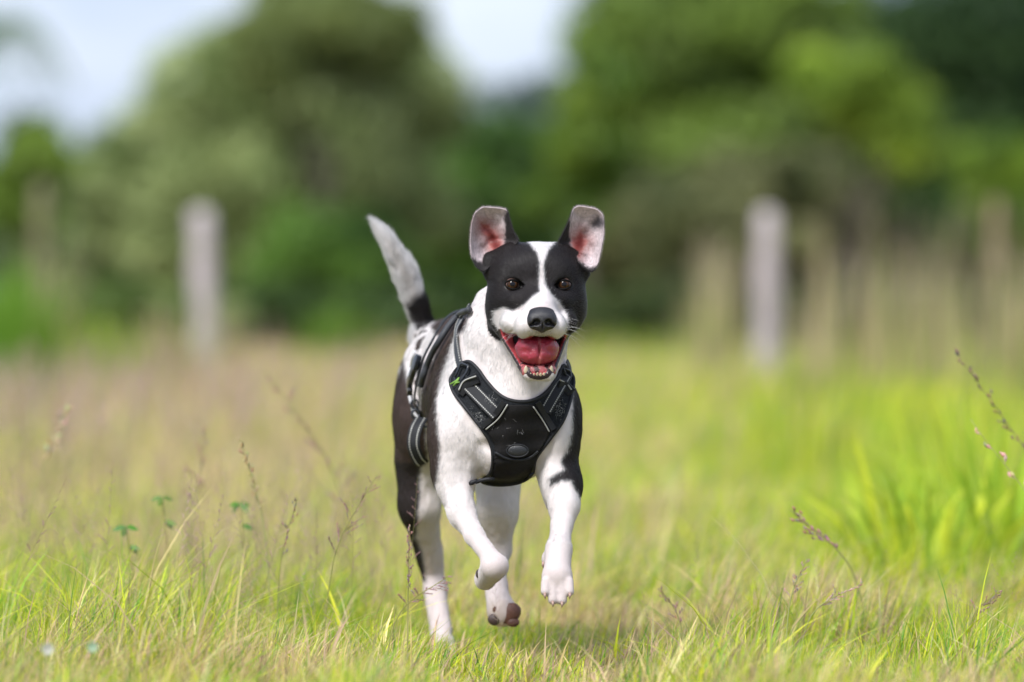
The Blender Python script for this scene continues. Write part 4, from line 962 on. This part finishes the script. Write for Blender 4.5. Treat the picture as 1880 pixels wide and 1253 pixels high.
PLATE = [(835, 683), (827, 699), (834, 722), (857, 752), (887, 791), (902, 819), (905, 849), (900, 870), (885, 884), (905, 890), (933, 890), (959, 884), (977, 870), (984, 842),
         (1010, 806), (1035, 770), (1050, 724), (1053, 696), (1043, 680), (1034, 672), (1023, 694), (1005, 719), (984, 733), (959, 738), (933, 734), (913, 722), (892, 699), (877, 678), (862, 665), (848, 668)]
st = 2.0
gx = np.arange(824, 1058, st); gy = np.arange(660, 894, st)
GX, GY = np.meshgrid(gx, gy, indexing='ij'); sdp = poly_sd(GX, GY, PLATE); inside = sdp < 1.0
near = sdp < 12
DP = np.full(GX.shape, np.nan)
for i, j in np.argwhere(near):
    l, nn = hit(GX[i, j], GY[i, j])
    if l is not None and l.y - D0 < .16 and l.y - D0 > -.035: DP[i, j] = l.y
def nan_smooth(A, mask, it):
    A = A.copy()
    for _ in range(it):
        B = np.pad(A, 1, constant_values=np.nan); st_ = np.stack([B[:-2, 1:-1], B[2:, 1:-1], B[1:-1, :-2], B[1:-1, 2:], B[1:-1, 1:-1]])
        with np.errstate(all='ignore'):
            import warnings
            with warnings.catch_warnings():
                warnings.simplefilter('ignore'); m_ = np.nanmean(st_, 0)
        A = np.where(mask, m_, A)
    return A
RAW = DP.copy(); DP = nan_smooth(DP, near, 60)
RAW_ = np.where(np.isnan(RAW), 99, RAW); DPf = np.where(np.isnan(DP), np.nanmean(DP), DP); DPf = np.minimum(DPf, np.where(sdp < 2, RAW_, 99) + .002)
for _ in range(3): DPf[1:-1, 1:-1] = np.minimum(DPf[1:-1, 1:-1], .2 * (DPf[1:-1, 1:-1] + DPf[:-2, 1:-1] + DPf[2:, 1:-1] + DPf[1:-1, :-2] + DPf[1:-1, 2:]))
def plate_depth(x, y):
    i = np.clip((x - gx[0]) / st, 0, len(gx) - 1.001); j = np.clip((y - gy[0]) / st, 0, len(gy) - 1.001); a, b = int(i), int(j); u, v = i - a, j - b
    return (DPf[a, b] * (1 - u) * (1 - v) + DPf[a + 1, b] * u * (1 - v) + DPf[a, b + 1] * (1 - u) * v + DPf[a + 1, b + 1] * u * v)
def on_plate(x, y, off): return W(x, y, plate_depth(x, y) - D0 - off)
def plate_patch(name, pred, off_f, off_b, m, parent, bulge=None):
    mask = pred(GX, GY); idf = np.full(GX.shape, -1); cells = []
    use = np.zeros(GX.shape, bool)
    cm = mask[:-1, :-1] & mask[1:, :-1] & mask[1:, 1:] & mask[:-1, 1:]
    for i, j in np.argwhere(cm): use[i:i + 2, j:j + 2] = True
    pts = np.argwhere(use); idf[tuple(pts.T)] = np.arange(len(pts))
    fr = []; bk = []
    for i, j in pts:
        o_ = off_f + (bulge(GX[i, j], GY[i, j]) if bulge else 0)
        fr.append(tuple(W(GX[i, j], GY[i, j], DPf[i, j] - D0 - o_))); bk.append(tuple(W(GX[i, j], GY[i, j], DPf[i, j] - D0 - off_b)))
    n = len(pts); q = []
    edges = {}
    for i, j in np.argwhere(cm):
        a, b, c, d = idf[i, j], idf[i + 1, j], idf[i + 1, j + 1], idf[i, j + 1]
        q.append((a, d, c, b)); q.append((a + n, b + n, c + n, d + n))
        for e in ((a, d), (d, c), (c, b), (b, a)): edges[e] = 1
    for (a, b) in edges:
        if (b, a) not in edges: q.append((b, a, a + n, b + n))
    return np_mesh(name, np.array(fr + bk), mat=m, parent=parent, smooth=True, quads=np.array(q))
def plate_line(name, pts, r, off, m, parent, dense=6, flat=1):
    cp = catmull([(p[0], p[1], 0) for p in pts], dense); mb = MB(); mb.tube([on_plate(p.x, p.y, off) for p in cp], r, 8); return mb.build(name, m, parent)

plate = plate_patch('chest_plate', lambda x, y: poly_sd(x, y, PLATE) < 0.6, .0085, .001, m_mesh, harness)
CENTRE = [(932, 742), (915, 770), (893, 791), (906, 818), (909, 835), (905, 852), (986, 838), (1006, 806), (1010, 793), (997, 770), (980, 743)]
cp_ = plate_patch('centre_panel', lambda x, y: (poly_sd(x, y, CENTRE) < 0), .0115, .008, m_fab, harness, bulge=lambda x, y: .0012 * math.sin(y * .16 + x * .02))
pk = plate_patch('pocket', lambda x, y: (poly_sd(x, y, [(908, 833), (930, 843), (954, 845), (974, 840), (989, 830), (982, 850), (974, 868), (957, 880), (933, 886), (906, 886), (903, 872), (908, 852)]) < 0), .0135, .008, m_fab, harness, bulge=lambda x, y: .0022 * math.sin(y * .22 + .03 * x))
edge_pts = PLATE + PLATE[:1]
plate_line('edge_binding', edge_pts, 3.6 * HS, .0065, m_bind, harness)
plate_line('pocket_rim', [(909, 831), (930, 842), (954, 845), (974, 840), (988, 829)], 2.4 * HS, .014, m_bind, harness)
# round rubber patch
mb = MB(); vv, qq = uv_sphere(on_plate(950, 828, .0150), 20 * HS, 28, 12, (1, .18, .56)); mb.add(vv, qq)
patch = mb.build('rubber_badge', mat('badge_rubber', (.009, .010, .012), rough=.4, bump=(900, .5, .001)), harness)
mb = MB(); mb.tube([on_plate(950, 828, .0165) + Vector((20 * HS * math.cos(t), 0, 11.5 * HS * math.sin(t))) for t in np.linspace(0, 2 * PI, 33)], 1.5 * HS, 6); mb.build('badge_rim', m_bind, patch)
# dividing bands and pale piping
def plate_band(name, a, b, width, off, m, thick=.0015, mid=None):
    pts = [Vector((*a, 0)).lerp(Vector((*b, 0)), t) for t in np.linspace(0, 1, 14)]
    if mid: pts = catmull([(*a, 0), (*mid, 0), (*b, 0)], 8)
    Pw = np.array([tuple(on_plate(p.x, p.y, off)) for p in pts]); nm = np.tile((0, -1., .1), (len(Pw), 1)); nm /= np.linalg.norm(nm[0])
    V_, q, B, Nn = ribbon_from(Pw, nm, width, thick); mb = MB(); mb.add(V_, q); return mb.build(name, m, harness, smooth=False)
plate_band('seam_band', (925, 738), (884, 784), 11 * HS, .0135, m_bind, mid=(906, 765))
plate_band('seam_band', (987, 739), (1017, 789), 11 * HS, .0135, m_bind, mid=(1004, 768))
plate_line('reflective_piping', [(932, 743), (915, 769), (892, 789)], 1.25 * HS, .0150, m_refl, harness)
plate_line('reflective_piping', [(979, 747), (997, 773), (1008.5, 793)], 1.25 * HS, .0150, m_refl, harness)
# webbing across the shoulders of the plate, with reflective dotted stitching
def plate_web(a, b, width, off):
    pts = [Vector((*a, 0)).lerp(Vector((*b, 0)), t) for t in np.linspace(0, 1, 20)]
    Pw = np.array([tuple(on_plate(p.x, p.y, off)) for p in pts]); nm = np.tile((0, -1., .05), (len(Pw), 1)); nm /= np.linalg.norm(nm[0])
    V_, q, B, Nn = ribbon_from(Pw, nm, width, .0016); mb = MB(); mb.add(V_, q); mb.build('webbing_strap', m_web, harness, smooth=False)
    mb = MB(); L = np.concatenate([[0], np.cumsum(np.linalg.norm(np.diff(Pw, axis=0), axis=1))]); s_ = 4.3 * HS
    for side in (-.66, .66):
        t = s_
        while t < L[-1]:
            a_ = [np.array([np.interp(t + e, L, Pw[:, j]) for j in range(3)]) for e in (-.0011, .0011)]; bb = B[8] * width / 2 * side + Nn[8] * .0026; w_ = B[8] * .0010
            vv = [a_[0] + bb - w_, a_[1] + bb - w_, a_[1] + bb + w_, a_[0] + bb + w_]; vv += [v - Nn[8] * .001 for v in vv]
            mb.add(vv, [(0, 3, 2, 1), (4, 5, 6, 7), (0, 1, 5, 4), (1, 2, 6, 5), (2, 3, 7, 6), (3, 0, 4, 7)]); t += s_
    o = mb.build('reflective_stitching', m_refl, harness, smooth=False); o['kind'] = 'stuff'
plate_web((846, 694), (913, 762), 27 * HS, .0125); plate_web((1040, 688), (1001, 756), 24 * HS, .0125)
plate_band('strap_keeper', (843, 722), (877, 694), 21 * HS, .0170, m_bind, thick=.0028, mid=(858, 704))
plate_band('strap_keeper', (1026, 704), (1050, 722), 19 * HS, .0170, m_bind, thick=.0028, mid=(1039, 711))
plate_line('reflective_piping', [(842, 717), (852, 700), (874, 691)], 1.5 * HS, .0262, m_refl, harness)
plate_line('reflective_piping', [(1028, 698), (1040, 704), (1049, 716)], 1.5 * HS, .0262, m_refl, harness)
# plastic adjuster on the left shoulder
def rect_ring(name, cs, r, m, parent):
    mb = MB(); c = [Vector(q) for q in cs]; cyc = []
    for a, b in zip(c, c[1:] + c[:1]): cyc += [a.lerp(b, .12), a.lerp(b, .5), a.lerp(b, .88)]
    mb.tube(cyc + cyc[:1], r, 7); return mb.build(name, m, parent)
rect_ring('adjuster', [on_plate(x, y, .018) for x, y in ((834, 697), (846, 667), (860, 672), (857, 684), (843, 704))], 2.4 * HS, m_plas, harness)
rect_ring('adjuster', [on_plate(x, y, .016) for x, y in ((1035, 676), (1047, 682), (1049, 694), (1038, 688))], 2.0 * HS, m_plas, harness)
# straps over the shoulders and the back
strap('shoulder_strap', [(851, 676), (846, 655), (844, 630), (846, 605), (856, 582), (868, 566)], 16 * HS, m_grey, harness, off=.007, stitches=(-.8, .8))
strap('shoulder_strap', [(1042, 690), (1040, 676), (1034, 662)], 12 * HS, m_grey, harness, off=.006)
cord('back_edging', [(872, 573), (850, 586), (832, 606), (815, 632), (801, 656), (790, 684), (782, 712)], 6.2 * HS, m_grey, harness, off=.010)
strap('back_strap', [(868, 574), (842, 580), (824, 592), (812, 610), (800, 632), (788, 655), (779, 680), (773, 705), (770, 728), (772, 750), (776, 774)], 13 * HS, m_bind, harness, off=.008)
cord('side_edging', [(772, 648), (763, 676), (758, 706), (760, 736), (767, 765), (779, 786)], 2.8 * HS, m_pale, harness, off=.010)
Pw, nm = surf_samples([(784, 656), (775, 680), (768, 704), (769, 722)], .014)
V_, q_, B_, N_ = ribbon_from(Pw, nm, np.interp(np.linspace(0, 1, len(Pw)), [0, .1, .3, .34, .66, .7, .9, 1], [14 * HS, 20 * HS, 25 * HS, 17 * HS, 17 * HS, 25 * HS, 21 * HS, 15 * HS]), .0052)
mb = MB(); mb.add(V_, q_); mb.build('side_release_buckle', m_plas, harness, smooth=False)
Pw, nm = surf_samples([(770, 736), (771, 750), (775, 766)], .012)
for k, (cx_, cy_) in enumerate(((769, 741), (775, 757), (778, 772))):
    l, nn = hit(cx_, cy_)
    if l is None: continue
    l = l + nn * .012; mb = MB(); mb.tube([l + Vector((7 * HS * math.cos(t), 0, 9 * HS * math.sin(t))) for t in np.linspace(0, 2 * PI, 17)], 2.4 * HS, 7); mb.build('strap_slider', m_plas, harness)
# loose strap end looping out by the flank: its own path in space
lp = [(774, 768, .30), (765, 784, .285), (760, 802, .28), (760, 822, .28), (768, 842, .29), (776, 852, .30)]
Pw = np.array([tuple(v) for v in catmull([W(*p) for p in lp], 10)]); nm = np.tile((-.35, -.92, .1), (len(Pw), 1)); nm /= np.linalg.norm(nm[0])
V_, q_, B_, N_ = ribbon_from(Pw, nm, 27 * HS, .0016); mb = MB(); mb.add(V_, q_); mb.build('girth_strap', m_web, harness, smooth=False)
mb = MB()
for side in (-.55, .55):
    for k in range(1, len(Pw) - 1, 2):
        c0 = Pw[k] + B_[k] * 13.5 * HS * side + N_[k] * .0028; T_ = Pw[k + 1] - Pw[k - 1]; T_ /= np.linalg.norm(T_)
        vv = [c0 - T_ * .0013 - B_[k] * .0011, c0 + T_ * .0013 - B_[k] * .0011, c0 + T_ * .0013 + B_[k] * .0011, c0 - T_ * .0013 + B_[k] * .0011]; vv += [v - N_[k] * .001 for v in vv]
        mb.add(vv, [(0, 3, 2, 1), (4, 5, 6, 7), (0, 1, 5, 4), (1, 2, 6, 5), (2, 3, 7, 6), (3, 0, 4, 7)])
o = mb.build('reflective_stitching', m_refl, harness, smooth=False); o['kind'] = 'stuff'
# small buckles where the belly strap leaves the plate
for x, y, s_ in ((869, 886, 1), (976, 872, .6)):
    mb = MB(); a_ = W(x - 8 * s_, y + 3, plate_depth(905, 870) - D0 - .004); b_ = W(x + 8 * s_, y - 4, plate_depth(905, 870) - D0 - .004)
    mb.tube([a_, a_.lerp(b_, .3), a_.lerp(b_, .7), b_], [3 * HS * s_, 4.6 * HS * s_, 4 * HS * s_, 3 * HS * s_], 8); mb.build('belly_buckle', m_bind, harness)
mb = MB(); z0 = plate_depth(905, 870) - D0 - .004; mb.tube([W(873, 886, z0), W(884, 882, z0 - .002), W(896, 880, z0 - .003), W(908, 880, z0 - .002)], 3.6 * HS, 8); mb.build('belly_strap', m_bind, harness)
# D ring on the back
l = W(872, 566, .16); mb = MB(); mb.tube([l + Vector((8 * HS * math.cos(t), 0, 8 * HS * math.sin(t))) for t in np.linspace(0, 2 * PI, 21)], 2.2 * HS, 7); mb.build('leash_ring', m_plas, harness)
# a torn scrap of leaf caught on the adjuster
mb = MB(); g_ = (.20, .42, .03)
for a, b, c in (((826, 706), (838, 700), (842, 694)), ((832, 709), (838, 703), (844, 702)), ((838, 703), (841, 698), (843, 693))):
    p_s = [on_plate(*q, .024) for q in (a, b, c)]; mb.tube(p_s, [1.2 * HS, 2.4 * HS, 1.0 * HS], 5, g_)
tag(mb.build('leaf_scrap', mat('fresh_leaf', (.15, .29, .04), rough=.5), None), 'tiny bright green leaf scrap caught on the harness shoulder buckle', 'leaf')

# ================================================================ FUR
hv = []; hq = []; n0 = 0
for o in [o for o in harness.children_recursive if o.type == 'MESH']:
    vv = np.empty(len(o.data.vertices) * 3, np.float32); o.data.vertices.foreach_get('co', vv); vv = vv.reshape(-1, 3)
    hv += vv.tolist(); hq += [[i + n0 for i in p.vertices] for p in o.data.polygons]; n0 += len(vv)
# (children keep world coordinates in their meshes: parent inverse cancels the empty's offset)
hb = BVHTree.FromPolygons(hv, hq)

m_fur = bpy.data.materials.new('dog_fur'); m_fur.use_nodes = True
p_ = m_fur.node_tree.nodes['Principled BSDF']; a_ = m_fur.node_tree.nodes.new('ShaderNodeAttribute'); a_.attribute_name = 'col'
m_fur.node_tree.links.new(a_.outputs[0], p_.inputs['Base Color']); p_.inputs['Roughness'].default_value = .42; p_.inputs['Specular IOR Level'].default_value = .5

def hair_obj(name, roots, dirs, length, colr, rad, m, parent, nseg=4, droop=None, rootshift=-.001):
    Nn = len(roots); t = np.linspace(0, 1, nseg)[None, :, None]; L = np.asarray(length)[:, None, None]
    bend = droop if droop is not None else np.zeros((Nn, 3))
    P_ = roots[:, None] + dirs[:, None] * (rootshift + L * t) + bend[:, None] * L * t ** 2
    cu = bpy.data.hair_curves.new(name); cu.add_curves([nseg] * Nn)
    cu.attributes['position'].data.foreach_set('vector', P_.astype(np.float32).ravel())
    r = cu.attributes.get('radius') or cu.attributes.new('radius', 'FLOAT', 'POINT')
    rr = (np.asarray(rad)[:, None] if np.ndim(rad) else np.full((Nn, 1), rad)) * np.linspace(1, .15, nseg)[None]
    r.data.foreach_set('value', rr.astype(np.float32).ravel())
    ca = cu.attributes.new('col', 'FLOAT_COLOR', 'CURVE'); c4 = np.ones((Nn, 4), np.float32); c4[:, :3] = colr; ca.data.foreach_set('color', c4.ravel())
    o = bpy.data.objects.new(name, cu); C.objects.link(o); cu.materials.append(m)
    if parent is not None: o.parent = parent; o.matrix_parent_inverse = Matrix.Translation(-Vector(parent.location))
    o['kind'] = 'stuff'; return o

def sample(V, Q, n, weight=None):
    a = V[Q[:, 0]]; b = V[Q[:, 1]]; c = V[Q[:, 2]]; d = V[Q[:, 3]]
    ar = np.linalg.norm(np.cross(c - a, d - b), axis=1) * (weight if weight is not None else 1)
    f = rng.choice(len(Q), n, p=ar / ar.sum()); u, v = rng.random(n)[:, None], rng.random(n)[:, None]
    return (a[f] * (1 - u) * (1 - v) + b[f] * u * (1 - v) + c[f] * u * v + d[f] * (1 - u) * v), f

FUR_N = 480000
fn = N[Q[:, 0]]; wgt = np.where(fn[:, 1] > .45, .25, 1.0)
bare = (col[:, 3] < .5)[Q].any(1); wgt = wgt * (~bare)
gq_ = GRP[Q[:, 0]]; wgt = wgt * np.where(gq_ == 1, 1.9, np.where(gq_ == 2, 1.5, 1))
R_, f = sample(V, Q, FUR_N, wgt)
Nr = fn[f]; Gr = GRP[Q[f, 0]]; X_, Y_, DY_ = to_px(R_)
# drop hair under the harness
keep = np.ones(len(R_), bool)
tst = (X_ > 740) & (X_ < 1062) & (Y_ > 560) & (Y_ < 900) & (DY_ < .6)
for i in np.nonzero(tst)[0]:
    loc, nn, ii, dd = hb.find_nearest(Vector(R_[i]), .013)
    if loc is not None: keep[i] = False
R_, Nr, Gr, X_, Y_, DY_ = R_[keep], Nr[keep], Gr[keep], X_[keep], Y_[keep], DY_[keep]
flow = np.tile(np.array((0, .45, -.9)), (len(R_), 1))
nz_ = np.array(H(0, -90, -45)); hd_ = R_ - nz_; flow = np.where((Gr == 1)[:, None], hd_ / np.linalg.norm(hd_, axis=1)[:, None], flow)
tdir = np.array(W(*TAIL[-1]) - W(*TAIL[1])); tdir /= np.linalg.norm(tdir); flow = np.where((Gr == 2)[:, None], tdir, flow)
flow = np.where((Gr == 5)[:, None] & (Y_ > 930)[:, None], np.array((.45, -.3, -.8)), flow)
flow = np.where(((Gr == 0) & (DY_ > .2))[:, None], np.array((-.15, .9, -.45)), flow)
flow = flow - Nr * (flow * Nr).sum(1)[:, None]; flow /= np.linalg.norm(flow, axis=1)[:, None] + 1e-6
clump = np.stack([vnoise(R_, 160, s) - .5 for s in (1, 2, 3)], 1)
dr = flow + Nr * .17 + clump * np.where(Gr == 1, .18, .12)[:, None] + rng.normal(0, .10, flow.shape)
dr = np.where((Gr == 2)[:, None], flow + Nr * .36 + clump * .55 + rng.normal(0, .12, flow.shape), dr)
dr /= np.linalg.norm(dr, axis=1)[:, None]
ln = np.select([Gr == 1, Gr == 2, Gr >= 3], [.0048, .0145, .0052], .0070) * rng.uniform(.6, 1.25, len(R_))
ln = np.where((Gr == 1), ln * np.clip(.45 + np.linalg.norm(R_ - nz_, axis=1) / .12, .45, 1.5), ln)
ln = np.where((Gr >= 3) & (Y_ > 1000), ln * .7, ln)
cc = coat(R_, X_, Y_, DY_, Gr, True) * rng.uniform(.86, 1.08, (len(R_), 1))
cc = np.where((cc.max(1) < .2)[:, None], cc * rng.uniform(.7, 1.7, (len(R_), 1)), cc)
hair_obj('fur', R_, dr, ln, np.clip(cc, 0, .75), rng.uniform(.00009, .00016, len(R_)), m_fur, dog, 4, droop=flow * .25 - Nr * .12)
# fur on the ears: fine pale hair inside, longer at the rims
for ei, (ev, eq, ec_, efc, ered, eins) in enumerate(EARS):
    wq = np.where(ered[eq[:, 0]] < 0, .12, 1.0); wq = np.where(efc[eq[:, 0]] == 1, .5, wq)
    r_, f_ = sample(ev, eq, 16000, wq); nn_ = np.cross(ev[eq[f_, 2]] - ev[eq[f_, 0]], ev[eq[f_, 3]] - ev[eq[f_, 1]]); nn_ /= np.linalg.norm(nn_, axis=1)[:, None] + 1e-9
    front = efc[eq[f_, 0]] == 0; sgn = np.where(front, -1, 1) * np.sign(nn_[:, 1] + 1e-9); nn_ = nn_ * sgn[:, None]
    ctr = ev.mean(0); outw = r_ - (ctr + np.array((0, 0, -.01))); outw[:, 1] = 0; outw /= np.linalg.norm(outw, axis=1)[:, None] + 1e-9
    d_ = outw * .8 + nn_ * .32 + rng.normal(0, .15, r_.shape); d_ /= np.linalg.norm(d_, axis=1)[:, None]
    hair_obj('ear_fur', r_, d_, rng.uniform(.002, .0048, len(r_)), np.clip(ec_[eq[f_, 0]] * rng.uniform(.85, 1.15, (len(r_), 1)), 0, .86), .00011, m_fur, dog, 4)
# shed hairs caught in the padding of the harness
sr = []
for cx_, cy_, sx_, sy_, n_ in ((876, 770, 20, 16, 80), (898, 735, 12, 12, 30), (1026, 750, 12, 18, 60), (945, 790, 34, 30, 14)):
    for _ in range(n_):
        x_, y_ = random.gauss(cx_, sx_ * .6), random.gauss(cy_, sy_ * .6)
        if poly_sd(np.array([x_]), np.array([y_]), PLATE)[0] < -3: sr.append(on_plate(x_, y_, .0125 if n_ > 20 else .0150))
sa = rng.uniform(0, 2 * PI, len(sr)); sdirs = np.stack([np.cos(sa), rng.uniform(-.5, -.1, len(sr)), np.sin(sa)], 1)
hair_obj('shed_hair', np.array([tuple(v) for v in sr]), sdirs, rng.uniform(.003, .008, len(sr)), np.full((len(sr), 3), .42), .00011, m_fur, harness, 5, droop=np.stack([-np.sin(sa), sa * 0, np.cos(sa)], 1) * rng.uniform(-.7, .7, (len(sr), 1)))
# whiskers and brow hairs
wr = []; wd = []
for s, n in ((-1, 9), (1, 14)):
    for k in range(n):
        a = H(s * random.uniform(34, 46), random.uniform(-70, -30), random.uniform(-92, -62)); wr.append(a); wd.append(Vector((s * random.uniform(.7, 1), random.uniform(-.5, .2), random.uniform(-.6, .25))).normalized())
for k in range(10):
    a = H(random.uniform(-20, 18), -44, random.uniform(-176, -168)); wr.append(a); wd.append(Vector((random.uniform(-.4, .4), -.4, -1)).normalized())
wl = np.array([random.uniform(.02, .038) for _ in wr]); wl[-10:] *= .2
hair_obj('whiskers', np.array([tuple(v) for v in wr]), np.array([tuple(v) for v in wd]), wl, np.full((len(wr), 3), .75), .00013, m_fur, dog, 6, droop=np.tile((0, 0, -.3), (len(wr), 1)))
